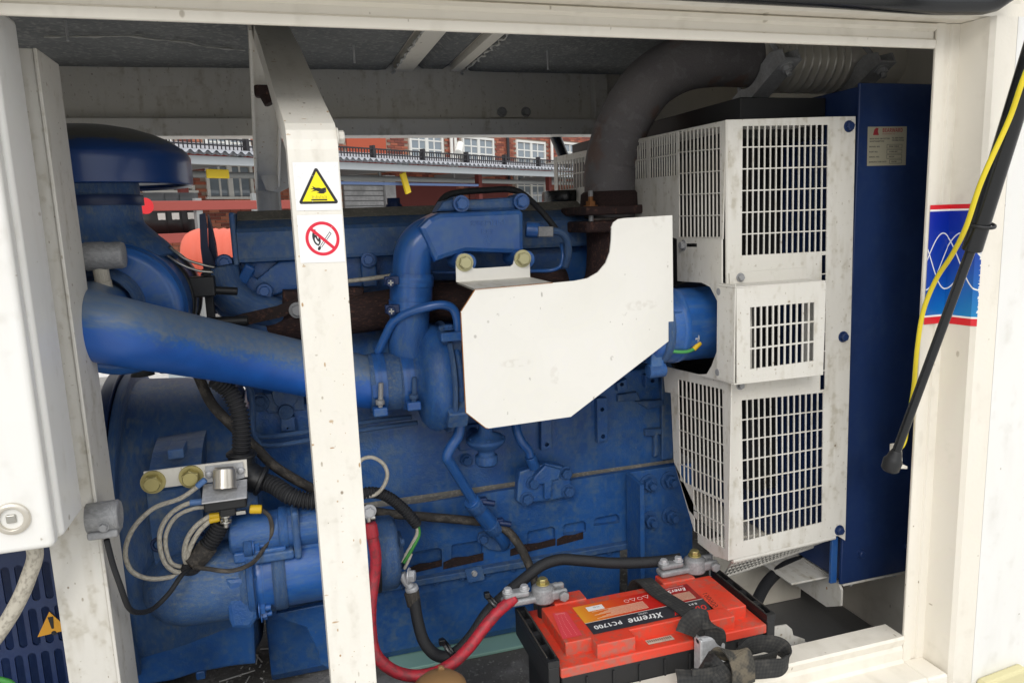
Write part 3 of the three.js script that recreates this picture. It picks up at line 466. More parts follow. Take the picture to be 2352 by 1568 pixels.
{
  const r = thing('radiator', 'dark blue radiator with a maker label on its tall side panel', 'radiator');
  const x0 = PZ(1955, 760, GZ - 0.004).x + 0.001, yB = TZ(9, 1120, 890, GZ - 0.006).y, yT = PZ(1968, 189, GZ - 0.006).y;
  add(r, 'core_casing', box(x0 + 0.004, 0.975, yB + 0.004, yT - 0.004, -0.88, GZ - 0.012, 0.002), M.navy);
  add(r, 'side_panel', box(x0, 0.985, yB, yT, GZ - 0.0115, GZ - 0.006, 0.002), M.navy);
  add(r, 'panel_fold', box(x0 - 0.012, x0 - 0.0003, yB, TZ(9, 1080, 570, GZ - 0.01).y, GZ - 0.02, GZ - 0.0145, 0.001), M.blueSmooth);
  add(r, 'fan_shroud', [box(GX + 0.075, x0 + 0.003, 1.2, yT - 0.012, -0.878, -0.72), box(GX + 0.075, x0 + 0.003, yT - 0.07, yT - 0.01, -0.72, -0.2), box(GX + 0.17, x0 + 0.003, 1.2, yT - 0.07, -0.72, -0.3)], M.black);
  { const fan = thing('cooling_fan', 'dark six bladed cooling fan behind the slotted guard', 'fan'), fc = V(GX + 0.09, 1.5, -0.5); add(fan, 'hub', cyl(fc.clone().add(V(-0.03, 0, 0)), fc.clone().add(V(0.03, 0, 0)), 0.06), M.black); for (let i = 0; i < 6; i++) add(fan, 'blade', box(-0.003, 0.003, 0.05, 0.28, -0.05, 0.05, 0.002).rotateY(0.6).applyMatrix4(new THREE.Matrix4().makeRotationX(i * Math.PI / 3 + 0.3)).translate(fc.x, fc.y, fc.z), M.black); }
  const lbl = print(512, 512, (g, w, h) => {
    g.fillStyle = '#9a9684'; g.fillRect(0, 0, w, h); g.fillStyle = '#8d2a33'; g.font = 'bold 74px sans-serif'; g.textBaseline = 'middle'; g.fillText('BEARWARD', 190, 48, 270); g.font = '20px sans-serif'; g.fillText('ENGINEERING LTD', 190, 96, 180);
    g.beginPath(); g.moveTo(70, 110); g.lineTo(84, 40); g.lineTo(110, 14); g.lineTo(140, 20); g.lineTo(132, 60); g.lineTo(146, 110); g.closePath(); g.fill();
    g.fillStyle = '#26262a'; g.font = 'bold 26px sans-serif'; g.fillText('MAIN ROAD FAR COTTON', 28, 158, 260); g.fillText('NORTHAMPTON', 28, 192, 190); g.fillText('TEL 0604 762851', 318, 152, 160); g.fillText('FAX 0604 761422', 318, 182, 160);
    [['MODEL NO.', 'BRM 720/2', 262], ['PART NO.', 'U200LMC', 330], ['SERIAL NO.', '86224', 396], ['MANUFACTURE DATE', '02/98', 462]].forEach(([a, b, y], i) => { g.fillText(a, 24, y, 230); g.lineWidth = 4; g.strokeStyle = '#26262a'; g.strokeRect(i === 3 ? 296 : 256, y - 26, i === 3 ? 160 : 200, 50); g.fillText(b, i === 3 ? 320 : 285, y, 130); });
  });
  const lz = GZ - 0.0054; add(r, 'maker_label', sheet(PZ(1994, 291, lz), PZ(2084, 290, lz), PZ(2081, 379, lz), PZ(1992, 381, lz)), std({ map: lbl, roughness: 0.45, metalness: 0.2 }), 'grey printed maker label');
  bolt(r, TZ(9, 1222, 680, GZ - 0.006), 0.006, M.navy); bolt(r, TZ(9, 1530, 630, GZ - 0.006), 0.004, M.navy);
  const b = thing('radiator_bracket', 'white folded rail carrying the foot of the radiator', 'bracket');
  const xb = TZ(9, 1105, 930, -0.128).x - 0.004, top = yB - 0.001;
  add(b, 'top_leaf', box(xb + 0.004, 0.985, top - 0.004, top, -0.6, -0.128, 0.001), M.grime);
  add(b, 'vertical_leaf', metreUV(extrude([[-0.6, top - 0.0005], [-0.136, top - 0.0005], [-0.128, top - 0.009], [-0.128, top - 0.037], [-0.16, top - 0.055], [-0.6, top - 0.055]], 0.004).rotateY(-Math.PI / 2).translate(xb + 0.0035, 0, 0)), M.grime);
  add(b, 'left_leaf', box(xb - 0.07, xb - 0.0006, top - 0.004, top - 0.0006, -0.6, -0.16, 0.001), M.grime);
  for (const [tx, ty] of [[1185, 860], [1490, 780]]) { const p = TZ(9, tx, ty, -0.135); bolt(b, V(p.x, top, -0.145), 0.0065, M.castGrey, UP); bolt(b, V(p.x, top - 0.004, -0.145), 0.006, M.galv, V(0, -1, 0), 'nut', studNut); }
  single('coolant_hose', 'grey rubber hose curving from the radiator foot behind the battery', 'hose', sweep([TZ(9, 470, 1130, -0.14), TZ(9, 520, 990, -0.17), TZ(9, 590, 870, -0.2), TZ(9, 710, 770, -0.225), TZ(9, 880, 715, -0.24), TZ(9, 935, 705, -0.245)], 0.0095, 50, 18), M.rubber);
  const cl = thing('hose_clamp', 'grey clip on the end of the coolant hose below the fan guard', 'clamp'), c0 = TZ(9, 870, 718, -0.24), c1 = TZ(9, 930, 706, -0.245), c2 = TZ(9, 1100, 670, -0.27);
  add(cl, 'band', cyl(c0, c1, 0.0125), M.castGrey); add(cl, 'seal_ring', cyl(c1, c1.clone().lerp(c2, 0.08), 0.0115), std({ color: 0xa8452e, roughness: 0.6 }));
  single('radiator_outlet', 'dark blue outlet pipe joining the coolant hose to the radiator', 'pipe', [cyl(c1.clone().lerp(c2, 0.03), c2.clone().add(V(0.06, 0, -0.01)), 0.012), cyl(c1.clone().lerp(c2, 0.3), c1.clone().lerp(c2, 0.55), 0.0145)], M.navy);
}
{
  const a = thing('charging_alternator', 'round blue belt driven alternator beside the white heat shield', 'alternator');
  const c = PX(1600, 749, GX), R = 0.056, z = -0.222, A = V(GX - 0.085, c.y, z), B = V(GX + 0.07, c.y, z);
  add(a, 'casing', turned(A, B, [[0, 0], [0, 0.02], [-0.004, 0.022], [-0.004, 0.03], [0.002, 0.034], [0.004, R - 0.008], [0.012, R - 0.001], [0.05, R], [0.052, R + 0.002], [0.06, R + 0.002], [0.062, R], [0.155, R], [0.155, 0]], 48), M.blueSmooth);
  add(a, 'rear_cover', turned(V(A.x - 0.014, c.y, z), B, [[0, 0], [0, R * 0.62], [0.004, R * 0.7], [0.018, R * 0.74], [0.018, 0]], 36), M.blueSmooth);
  add(a, 'stator_ring', turned(V(A.x + 0.022, c.y, z), B, [[0, R - 0.002], [0, R + 0.003], [0.012, R + 0.003], [0.012, R - 0.002]], 48), M.blueDusty);
  for (let i = 0; i < 14; i++) add(a, 'cooling_rib', box(A.x - 0.003, A.x + 0.01, -0.0022, 0.0022, -0.011, 0.011, 0.001).translate(0, 0, 0.041).applyMatrix4(new THREE.Matrix4().makeRotationX(i / 14 * 6.283).setPosition(0, c.y, z)), M.navy);
  add(a, 'terminal_block', box(A.x - 0.01, A.x + 0.02, c.y + 0.012, c.y + 0.04, z + 0.03, z + 0.054, 0.004), M.blueDusty);
  for (const t of [0.5, 2.6, 4.4]) add(a, 'through_bolt', cyl(V(A.x - 0.004, c.y + Math.sin(t) * 0.05, z + Math.cos(t) * 0.05), V(A.x + 0.05, c.y + Math.sin(t) * 0.05, z + Math.cos(t) * 0.05), 0.006), M.blue);
  bolt(a, TZ(6, 100, 748, -0.172), 0.005, M.galv, LEFT, 'terminal_nut', studNut);
  add(a, 'pivot_lug', [cyl(V(A.x + 0.002, c.y - 0.061, z + 0.03), V(A.x + 0.03, c.y - 0.061, z + 0.03), 0.011), box(A.x + 0.004, A.x + 0.026, c.y - 0.058, c.y - 0.03, z + 0.022, z + 0.038, 0.003)], M.blue);
  const w = thing('alternator_wire', 'short green and yellow wire on the charging alternator', 'wire');
  add(w, 'insulation', sweep([TZ(5, 2215, 806, -0.185), TZ(5, 2270, 838, -0.175), TZ(6, 30, 843, -0.171), TZ(6, 80, 825, -0.171)], 0.0026, 30, 10), std({ map: texture(32, 32, (u, v) => (v > 0.5 ? [190, 196, 60] : [70, 150, 80])), roughness: 0.45 }));
  add(w, 'lug_sleeve', cyl(TZ(6, 76, 828, -0.171), TZ(6, 122, 782, -0.172), 0.0036), M.yellow);
}
// ================================================================ exhaust
{
  const pts = [[1402, 500, -0.43], [1402, 440, -0.43], [1404, 375, -0.43], [1418, 320, -0.425], [1452, 245, -0.41], [1500, 185, -0.40], [1568, 147, -0.39], [1640, 136, -0.385]];
  const w = path(pts), last = w[w.length - 1], bl = V(PZ(1745, 136, -0.385).x, last.y, last.z); w.push(bl.clone().add(V(-0.004, 0, 0)));
  const e = thing('exhaust_elbow', 'sooty grey exhaust elbow rising from the rusty flange to the bellows', 'exhaust pipe');
  const R = 0.0455; add(e, 'pipe', sweep(w, (t, s) => R + 0.0018 * Math.exp(-(((s - 0.085) / 0.003) ** 2)) + 0.0016 * Math.exp(-(((s - 0.15) / 0.003) ** 2)), 200, 40), M.soot);
  const f0 = PZ(1402, 482, -0.43), rectF = (y0, y1, a, b) => metreUV(new RoundedBoxGeometry(a, y1 - y0, b, 3, 0.004).translate(f0.x, (y0 + y1) / 2, f0.z));
  add(e, 'collar', turned(V(f0.x, f0.y + 0.006, f0.z), V(f0.x, f0.y + 1, f0.z), [[0, R + 0.008], [0.022, R + 0.006], [0.026, R + 0.001]], 40), M.rust);
  add(e, 'flange', rectF(f0.y - 0.008, f0.y + 0.007, 0.142, 0.12), M.rust, 'rusty brown flange');
  const st = thing('exhaust_outlet', 'rusty turbocharger outlet stub below the elbow flange', 'exhaust pipe');
  add(st, 'flange', rectF(f0.y - 0.037, f0.y - 0.018, 0.142, 0.12), M.rust);
  add(st, 'stub', sweep([V(f0.x, f0.y - 0.03, f0.z), V(f0.x, f0.y - 0.08, f0.z), V(f0.x - 0.012, f0.y - 0.13, f0.z + 0.01), V(f0.x - 0.05, f0.y - 0.165, f0.z + 0.03)], 0.043, 40, 32), M.rust);
  for (const [x, z] of [[-0.056, 0.045], [0.056, 0.045], [0.056, -0.045]]) { const p = V(f0.x + x, f0.y + 0.007, f0.z + z); bolt(e, p, 0.0085, x < 0 ? std({ color: 0x8a5b34, roughness: 0.6, metalness: 0.5 }) : M.rust, UP, 'stud_nut', studNut); add(st, 'stud', cyl(V(p.x, f0.y - 0.019, p.z), V(p.x, p.y + 0.026, p.z), 0.0042), M.castGrey); }
  // flexible bellows
  const be = thing('exhaust_bellows', 'shiny ribbed steel exhaust bellows between two clamps', 'bellows'), L = PZ(1935, 136, -0.385).x - bl.x, prof = [[-0.02, R + 0.001], [0.006, R + 0.002]];
  for (let i = 0; i < 9; i++) for (let k = 0; k < 10; k++) prof.push([0.014 + (L - 0.03) * (i + k / 10) / 9, R - 0.004 + 0.0125 * (0.5 - 0.5 * Math.cos(k / 10 * 6.2832)) ** 1.6]);
  prof.push([L - 0.014, R], [L + 0.01, R + 0.002], [L + 0.1, R + 0.002], [L + 0.1, 0]);
  add(be, 'ribbed_sleeve', turned(bl, bl.clone().add(V(1, 0, 0)), prof, 64), M.ribbedSteel);
  for (const [dx, word] of [[-0.012, 'left'], [L + 0.004, 'right']]) {
    const cl = thing('exhaust_clamp', word === 'left' ? 'galvanised saddle clamp between the sooty elbow and the bellows' : 'galvanised saddle clamp at the right end of the bellows', 'clamp', 'saddle clamps on the exhaust bellows');
    const x = bl.x + dx, ang = -62 * Math.PI / 180, o = V(x, bl.y, bl.z), ra = V(0, Math.sin(ang), Math.cos(ang)), ta = V(0, Math.cos(ang), -Math.sin(ang));
    const outline = [[-0.085, R + 0.022], [-0.085, R + 0.002], [-0.06, R - 0.012]]; for (let i = -6; i <= 6; i++) { const t = i / 6 * 0.75; outline.push([Math.sin(t) * (R + 0.003), Math.cos(t) * (R + 0.003)]); } outline.push([0.06, R - 0.012], [0.085, R + 0.002], [0.085, R + 0.022]);
    const basis = new THREE.Matrix4().makeBasis(ta, ra, V(1, 0, 0).multiplyScalar(ta.clone().cross(ra).x > 0 ? 1 : -1)).setPosition(o);
    add(cl, 'saddle', metreUV(join([extrude(outline, 0.004).translate(0, 0, 0.013), extrude(outline, 0.004).translate(0, 0, -0.017), extrude([[-0.085, R + 0.018], [0.085, R + 0.018], [0.085, R + 0.0222], [-0.085, R + 0.0222]], 0.0345).translate(0, 0, -0.0172)]).applyMatrix4(basis)), M.zincPlate);
    for (const s of [-0.068, 0.068]) { const p = o.clone().addScaledVector(ta, s).addScaledVector(ra, R + 0.0225); bolt(cl, p, 0.0085, M.zincPlate, ra, 'nut', studNut); }
    const ub = []; for (let i = 0; i <= 20; i++) { const t = (i / 20 - 0.5) * Math.PI; ub.push(o.clone().addScaledVector(ta, Math.sin(t) * (R + 0.0065)).addScaledVector(ra, -Math.cos(t) * (R + 0.0065))); }
    add(cl, 'u_bolt', sweep([o.clone().addScaledVector(ta, -0.068).addScaledVector(ra, R + 0.02), ...ub, o.clone().addScaledVector(ta, 0.068).addScaledVector(ra, R + 0.02)], 0.0045, 60, 10), M.zincPlate);
  }
}
// ================================================================ heat shield
{
  const s = thing('heat_shield', 'plain white steel heat shield plate in front of the turbocharger', 'heat shield'), z = -0.165, zt = -0.27;
  const t = (l) => l.map(([a, b, c]) => T(a, b, c));
  add(s, 'plate', plateZ(t([[5, 918, 418], [5, 1460, 371], [5, 1600, 358], [5, 1690, 340], [5, 1760, 300], [5, 1815, 235], [5, 1843, 160], [5, 1852, 80], [5, 1855, 0], [2, 1853, 1560], [2, 1868, 1525], [2, 1900, 1503], [2, 1940, 1496], [2, 2272, 1476], [5, 2281, 745], [5, 1575, 1290], [5, 1010, 1370], [5, 990, 1366], [5, 855, 1262], [5, 820, 570]]), z, 0.0025), M.shield);
  const a = TZ(5, 790, 366, zt), b = TZ(5, 1296, 332, zt), c = TZ(5, 1457, 371, z), d = TZ(5, 918, 417, z);
  const fold = sheet(a, b, c, d), under = sheet(a, b, c, d).translate(0, -0.0022, 0.0005);
  add(s, 'fold', metreUV(join([fold, under])), M.grime);
  add(s, 'mounting_tab', plateZ(t([[5, 789, 366], [5, 785, 225], ...arc(840, 222, 52, 180, 330, 10).map(([x, y]) => [5, x, y]), [5, 893, 250], [5, 905, 272], [5, 930, 273], [5, 1160, 258], [5, 1178, 245], [5, 1186, 215], ...arc(1240, 200, 52, 190, 360, 10).map(([x, y]) => [5, x, y]), [5, 1296, 334]]), zt, 0.0025), M.shield);
  { const edge = [[5, 820, 572], [5, 855, 1260], [5, 990, 1365], [5, 1012, 1369]].map(([a, b, c]) => TZ(a, b, c, z - 0.001)); const edge2 = [[5, 822, 568], [5, 917, 420], [5, 1200, 395], [5, 1450, 373]].map(([a, b, c]) => TZ(a, b, c, z - 0.001)); const rustEdge = std({ color: 0x8a5a2c, roughness: 0.85 }); for (const l of [edge, edge2]) for (let i = 0; i + 1 < l.length; i++) add(s, 'rusty_edge', cyl(l[i], l[i + 1], 0.0011, 0.0011, 8), rustEdge); }
  const chipped = std({ color: 0xb9b48c, roughness: 0.45, metalness: 0.5 });
  bolt(s, TZ(5, 845, 232, zt), 0.0098, chipped); bolt(s, TZ(5, 1243, 205, zt), 0.0098, chipped);
}

// ================================================================ diesel engine
const font = await new FontLoader().loadAsync('fonts/droid/droid_sans_bold.typeface.json');
{
  const e = thing('diesel_engine', 'blue painted six cylinder diesel engine filling the opening', 'engine');
  const BX0 = -0.088, BX1 = 0.69, YL = 1.22, YF = 1.087;
  // crankcase: upper wall, a dusty ledge, and a lower wall with cast pockets
  add(e, 'crankcase_wall', box(BX0, BX1, YL - 0.01, 1.41, -0.76, -0.446, 0.006), M.blue);
  add(e, 'crankcase_ledge', profileX([[-0.447, YL + 0.006], [-0.44, YL + 0.002], [-0.424, YL], [-0.422, YL - 0.006], [-0.447, YL - 0.006]], BX0, BX1), M.dust, 'ledge covered in grey dust');
  const pk = (l) => l.map(([x, y]) => T(8, x, y)), pocket = (x0, x1, yl, yr, h) => pk([[x0, yl + h * 0.9], [x0 + 4, yl + 14], [x0 + 14, yl], [x1 - 25, yr], [x1 - 4, yr + 12], [x1, yr + 30], [x1, yr + h - 10], [x1 - 10, yr + h]]);
  add(e, 'pocketed_wall', plateZ([[720, 1235], T(8, 170, 385), T(8, 540, 336), T(8, 1970, 118), [1560, 1065], [1560, 1228], T(8, 1980, 602), T(8, 500, 862), [720, 1390]], -0.422, 0.011, [pocket(470, 690, 672, 640, 130), pocket(752, 968, 618, 590, 120), pocket(1272, 1468, 528, 494, 98), pocket(1520, 1680, 480, 456, 82), pocket(1732, 1910, 436, 410, 62)]), M.blue);
  add(e, 'pocket_back', box(BX0, BX1, YF - 0.01, YL - 0.008, -0.76, -0.4335, 0.002), M.blue);
  for (const g0 of [[470, 690, 780, 735, 34], [700, 975, 742, 690, 40], [1160, 1470, 655, 590, 36], [1480, 1660, 585, 545, 36]]) { const [x0, x1, yl, yr, h] = g0; add(e, 'oily_grime', plateZ(pk([[x0, yl], [x0 + (x1 - x0) * 0.3, lerp(yl, yr, 0.3) - h * 0.45], [x0 + (x1 - x0) * 0.62, lerp(yl, yr, 0.6) - h * 0.2], [x1, yr - h * 0.3], [x1, yr + h * 0.95], [x0, yl + h * 1.2]]), -0.4205, 0.0018), M.oil); }
  add(e, 'sump_flange', box(BX0, 0.585, YF - 0.011, YF + 0.001, -0.74, -0.408, 0.002), M.blueDusty);
  const sump = add(e, 'sump', profileX([[-0.72, YF - 0.0115], [-0.42, YF - 0.0115], [-0.418, YF - 0.03], [-0.424, 0.955], [-0.434, 0.94], [-0.45, 0.936], [-0.7, 0.936], [-0.72, 0.95]], BX0 + 0.01, 0.563, 0.003), M.blue);
  for (let i = 0; i < 12; i++) bolt(sump, V(0.02 + i * 0.047, YF - 0.0112, -0.413), 0.0042, M.blue, V(0, -1, 0), 'flange_bolt');
  // small bracket on the flange
  const tab = add(e, 'flange_tab', plateZ(pk([[845, 790], [965, 768], [985, 855], [970, 862], [885, 880], [868, 872]]), -0.404, 0.003, [arc(...T(8, 912, 815), 6.5, 0, 350, 12)]), M.blueDusty); bolt(tab, TZ(8, 912, 815, -0.4068), 0.005, M.galv, FRONT, 'nut');
  // cylinder head, its bosses and the rocker cover
  add(e, 'cylinder_head', box(BX0 + 0.01, 0.64, 1.41, 1.645, -0.74, -0.485, 0.006), M.blue);
  const rc = add(e, 'rocker_cover', [profileX([[-0.66, 1.644], [-0.458, 1.644], [-0.456, 1.65], [-0.458, 1.69], [-0.464, 1.696], [-0.53, 1.7235], [-0.66, 1.7175]], -0.068, 0.535), box(-0.0765, -0.0685, 1.64, 1.722, -0.66, -0.452, 0.003)], M.blueDusty);
  add(rc, 'dusty_top', profileX([[-0.66, 1.719], [-0.53, 1.7245], [-0.492, 1.7098], [-0.493, 1.7088], [-0.66, 1.7175]], -0.067, 0.534), M.dust, 'top of the cover under grey brown dust');
  add(rc, 'filler_plug', turned(V(0.195, 1.72, -0.56), V(0.195, 2, -0.56), [[0, 0.016], [0.008, 0.016], [0.01, 0.0125], [0.02, 0.0125], [0.02, 0]], 6), M.navy);
  add(rc, 'bolt_post', [[515, 603], [845, 596], [607, 668]].map(([x, y]) => { const p = PZ(x, y, -0.47); return join([cyl(p, p.clone().add(V(0, 0, 0.014)), 0.0135), box(p.x - 0.0125, p.x + 0.0125, p.y - 0.045, p.y, -0.486, p.z + 0.008, 0.003)]); }), M.blue);
  for (const [x, y] of [[515, 603], [845, 596], [607, 668]]) bolt(rc, PZ(x, y, -0.456), 0.0085, M.blueSmooth, FRONT, 'cover_bolt');
  add(e, 'port_casting', [sweep([PZ(505, 620, -0.47), PZ(520, 665, -0.462), PZ(560, 700, -0.46), PZ(620, 715, -0.462), PZ(690, 716, -0.47)], (t) => 0.03 - 0.008 * t, 40, 22), sweep([PZ(512, 690, -0.475), PZ(560, 735, -0.47), PZ(640, 752, -0.474), PZ(720, 750, -0.48)], 0.02, 30, 18)], M.blueDusty);
  add(e, 'head_lug', plateZ([[500, 590], [545, 592], [560, 625], [590, 640], [640, 600], [690, 596], [700, 660], [650, 672], [600, 690], [560, 660], [520, 640], [500, 618]], -0.474, 0.012, null, 0.003), M.blue);
  bolt(e, PZ(570, 625, -0.466), 0.0075, M.blueSmooth, V(-0.3, 0.5, 0.8), 'sender_plug');
  add(e, 'head_plug', [alignTo(new RoundedBoxGeometry(0.016, 0.03, 0.014, 2, 0.003), PZ(565, 628, -0.458), V(0.5, 0.8, 0.2))], M.blueSmooth);
  // lifting eye at the rear of the head
  add(e, 'lifting_eye', plateZ([[457, 492], [470, 489], [475, 520], [477, 565], [490, 600], [498, 640], [500, 720], [486, 722], [480, 650], [466, 615], [460, 570]], -0.5, 0.006), M.navy);
  add(e, 'lifting_eye_leaf', metreUV(join([plateZ([[476, 492], [484, 520], [493, 560], [498, 600], [508, 645], [514, 728], [500, 722], [499, 640], [490, 600], [478, 565]], -0.53, 0.03)])), M.navy);
  // side wall furniture of the crankcase: drilled lugs, bosses
  const lug = (l, holes, z = -0.432) => add(e, 'drilled_lug', [plateZ(l, z, 0.014, holes.map(([x, y, r]) => arc(...T(5, x, y), r, 0, 345, 14)), 0.0012)], M.blue);
  lug([[1372, 1300], [1445, 1300], [1447, 1505], [1372, 1523]].map(([x, y]) => T(5, x, y)), [[1410, 1480, 6.4]]);
  lug([[1756, 1165], [1822, 1160], [1832, 1195], [1830, 1452], [1760, 1470]].map(([x, y]) => T(5, x, y)), [[1790, 1240, 6.4], [1797, 1425, 6.4]]);
  lug([[2086, 1004], [2176, 1000], [2178, 1086], [2090, 1092]].map(([x, y]) => T(5, x, y)), [[2138, 1044, 6]]);
  lug([[1892, 1060], [1960, 1030], [1966, 1098], [1900, 1116]].map(([x, y]) => T(5, x, y)), [[1925, 1068, 6]]);
  add(e, 'casting_rib', [plateZ([[2020, 1185], [2220, 1175], [2218, 1215], [2110, 1240]].map(([x, y]) => T(5, x, y)), -0.434, 0.014, null, 0.003), plateZ([[2090, 1380], [2205, 1372], [2205, 1412], [2180, 1415], [2180, 1560], [2150, 1568], [2150, 1425], [2092, 1425]].map(([x, y]) => T(5, x, y)), -0.434, 0.014, null, 0.003), plateZ([[1900, 1140], [2030, 1120], [2060, 1180], [1900, 1190]].map(([x, y]) => T(5, x, y)), -0.438, 0.01, null, 0.003), box(BX1 - 0.03, BX1 - 0.005, YL + 0.01, 1.42, -0.447, -0.436, 0.003)], M.blueDusty);
  add(e, 'block_boss', [[1785, 1180, 0.014], [1960, 1240, 0.012]].map(([x, y, r]) => { const p = TZ(4, x, y, -0.447); return cyl(p, p.clone().add(V(0, 0, 0.02)), r); }), M.blueDusty);
  bolt(e, TZ(4, 1785, 1180, -0.428), 0.008, M.blueDusty);
  add(e, 'cover_plate', [plateZ([[1730, 1130], [2085, 1140], [2090, 1245], [1840, 1270], [1790, 1200]].map(([x, y]) => T(4, x, y)), -0.438, 0.008, null, 0.002), plateZ(arc(...T(4, 1955, 1145), 30, 0, 350, 24), -0.434, 0.006, null, 0.0015), plateZ([[1925, 1300], [2020, 1290], [2030, 1390], [1925, 1395]].map(([x, y]) => T(4, x, y)), -0.43, 0.016, [arc(...T(4, 1972, 1370), 5, 0, 340, 12)], 0.002)], M.blueDusty);
  // fuel pump cover with four bolts
  const fp = add(e, 'pump_cover', plateZ(pk([[1212, 200], [1225, 120], [1300, 95], [1405, 62], [1520, 85], [1572, 110], [1582, 270], [1560, 290], [1430, 322], [1225, 338], [1205, 320]]), -0.402, 0.02, null, 0.003), M.blue);
  add(fp, 'raised_rib', plateZ(pk([[1330, 150], [1400, 76], [1510, 108], [1496, 172], [1450, 182], [1442, 308], [1396, 310], [1394, 205], [1300, 218]]), -0.392, 0.01, null, 0.0025), M.blue);
  for (const [x, y] of [[1315, 195], [1540, 128], [1272, 303], [1556, 252]]) bolt(fp, TZ(8, x, y, -0.402), 0.0095, M.blue, FRONT, 'cover_bolt');
  add(fp, 'pipe_union', [cyl(TZ(8, 1325, 90, -0.4), TZ(8, 1295, 15, -0.395), 0.011, 0.011, 6), sweep([TZ(8, 1296, 20, -0.395), TZ(5, 1285, 1525, -0.395), TZ(5, 1235, 1460, -0.395), TZ(5, 1205, 1390, -0.4), TZ(5, 1195, 1320, -0.41), TZ(5, 1190, 1240, -0.43)], 0.0082, 40, 16)], M.blueSmooth);
  // diaphragm lift pump
  const dp = TZ(5, 990, 1440, -0.365);
  const lp = add(e, 'lift_pump', turned(V(dp.x, dp.y - 0.045, dp.z), V(dp.x, dp.y, dp.z), [[0, 0], [0, 0.016], [0.004, 0.019], [0.016, 0.019], [0.018, 0.014], [0.026, 0.014], [0.03, 0.022], [0.036, 0.03], [0.04, 0.031], [0.0405, 0.033], [0.046, 0.033], [0.0465, 0.03], [0.05, 0.028], [0.056, 0.012], [0.075, 0.011], [0.075, 0]]), M.blue);
  for (let i = 0; i < 5; i++) bolt(lp, V(dp.x + 0.027 * Math.cos(i * 1.2566 + 0.4), dp.y + 0.0015, dp.z + 0.027 * Math.sin(i * 1.2566 + 0.4)), 0.0036, M.blue, UP, 'cover_screw');
  add(lp, 'pump_arm', [cyl(dp.clone().add(V(0, -0.01, -0.02)), dp.clone().add(V(-0.005, -0.012, -0.09)), 0.012), box(dp.x - 0.03, dp.x + 0.03, dp.y - 0.04, dp.y + 0.006, -0.447, -0.438, 0.003), cyl(dp.clone().add(V(0.012, 0.02, 0)), dp.clone().add(V(0.04, 0.022, 0.004)), 0.007, 0.007, 6)], M.blue);
  bolt(e, TZ(8, 860, 42, -0.44), 0.008, M.blue);
  // intake casting with cast in numbers
  const ic = add(e, 'intake_casting', [plateZ([[962, 522], [985, 500], [1010, 488], [1195, 480], [1204, 488], [1205, 578], [1196, 584], [1070, 580], [1035, 590], [1000, 602]], -0.312, 0.075, null, 0.008), sweep([PZ(945, 642, -0.348), PZ(946, 606, -0.348), PZ(954, 570, -0.348), PZ(980, 545, -0.348), PZ(1030, 535, -0.348)], 0.0295, 50, 32)], M.blueSmooth);
  add(ic, 'top_flange', plateZ([[1004, 486], [1018, 462], [1040, 456], [1050, 450], [1068, 450], [1080, 458], [1180, 452], [1190, 446], [1206, 447], [1212, 458], [1210, 482], [1190, 484]], -0.335, 0.05, null, 0.006), M.blueDusty);
  for (const [x, y] of [[1058, 468], [1196, 463]]) { const p = PZ(x, y, -0.33); add(ic, 'bolt_boss', cyl(p.clone().add(V(0, 0, -0.03)), p.clone().add(V(0, 0, 0.004)), 0.0125), M.blueSmooth); bolt(ic, p.clone().add(V(0, 0, 0.004)), 0.0095, M.blueSmooth, FRONT, 'casting_bolt'); }
  add(ic, 'lower_bolt_boss', [[1065, 601], [1198, 594]].map(([x, y]) => { const p = PZ(x, y, -0.3); return cyl(p.clone().add(V(0, 0, -0.06)), p.clone().add(V(0, 0, 0.026)), 0.0135); }), M.blueSmooth);
  const tz = -0.3124, words = (s, x, y, size, wpx) => { const g = new TextGeometry(s, { font, size, depth: 0.0014, curveSegments: 3 }); g.computeBoundingBox(); const p = PZ(x, y, tz), q = PZ(x + wpx, y - wpx * 0.045, tz), sc = (q.x - p.x) / g.boundingBox.max.x; return g.scale(sc, 1, 1).translate(p.x, p.y, tz); };
  add(ic, 'cast_lettering', [words('3766P12B-1', 1080, 519, 0.0078, 80), words('BCC', 1105, 537, 0.0068, 32)], M.blueSmooth);
  { const c = PZ(1121, 552, tz), l = [alignTo(new THREE.TorusGeometry(0.0026, 0.0009, 6, 16), V(c.x, c.y, tz), FRONT, FRONT)]; for (let i = 0; i < 12; i++) { const a = i * Math.PI / 6; l.push(box(-0.0006, 0.0006, 0.0042, 0.0078, -0.0008, 0.0008, 0.0003).rotateZ(a).translate(c.x, c.y, tz)); } add(ic, 'date_emblem', l, M.blueSmooth); }
  // engine foot at the fan end and at the flywheel end
  const mx = 0.576;
  const mt = add(e, 'engine_mount', [box(mx, PZ(1592, 1200, -0.4).x, FLOOR + 0.001, TZ(8, 2150, 100, -0.4).y, -0.41, -0.4, 0.002), metreUV(extrude([[-0.4, FLOOR + 0.001], [-0.345, FLOOR + 0.001], [-0.345, PX(...T(8, 2072, 205), mx).y], [-0.4, TZ(8, 1985, 128, -0.4).y]], 0.008).rotateY(-Math.PI / 2).translate(mx, 0, 0))], M.blue);
  for (const [x, y] of [[2105, 198], [2248, 176], [2113, 450], [2255, 418]]) bolt(mt, TZ(8, x, y, -0.4), 0.0125, M.blue, FRONT, 'mount_bolt', studNut);
  add(e, 'rear_foot', plateZ([[1895, 1095], [2190, 1035], [2300, 1020], [2310, 1500], [2195, 1440], [2178, 1350], [2100, 1190], [1960, 1142]].map(([x, y]) => T(7, x, y)), -0.34, 0.012, null, 0.002), M.blue);
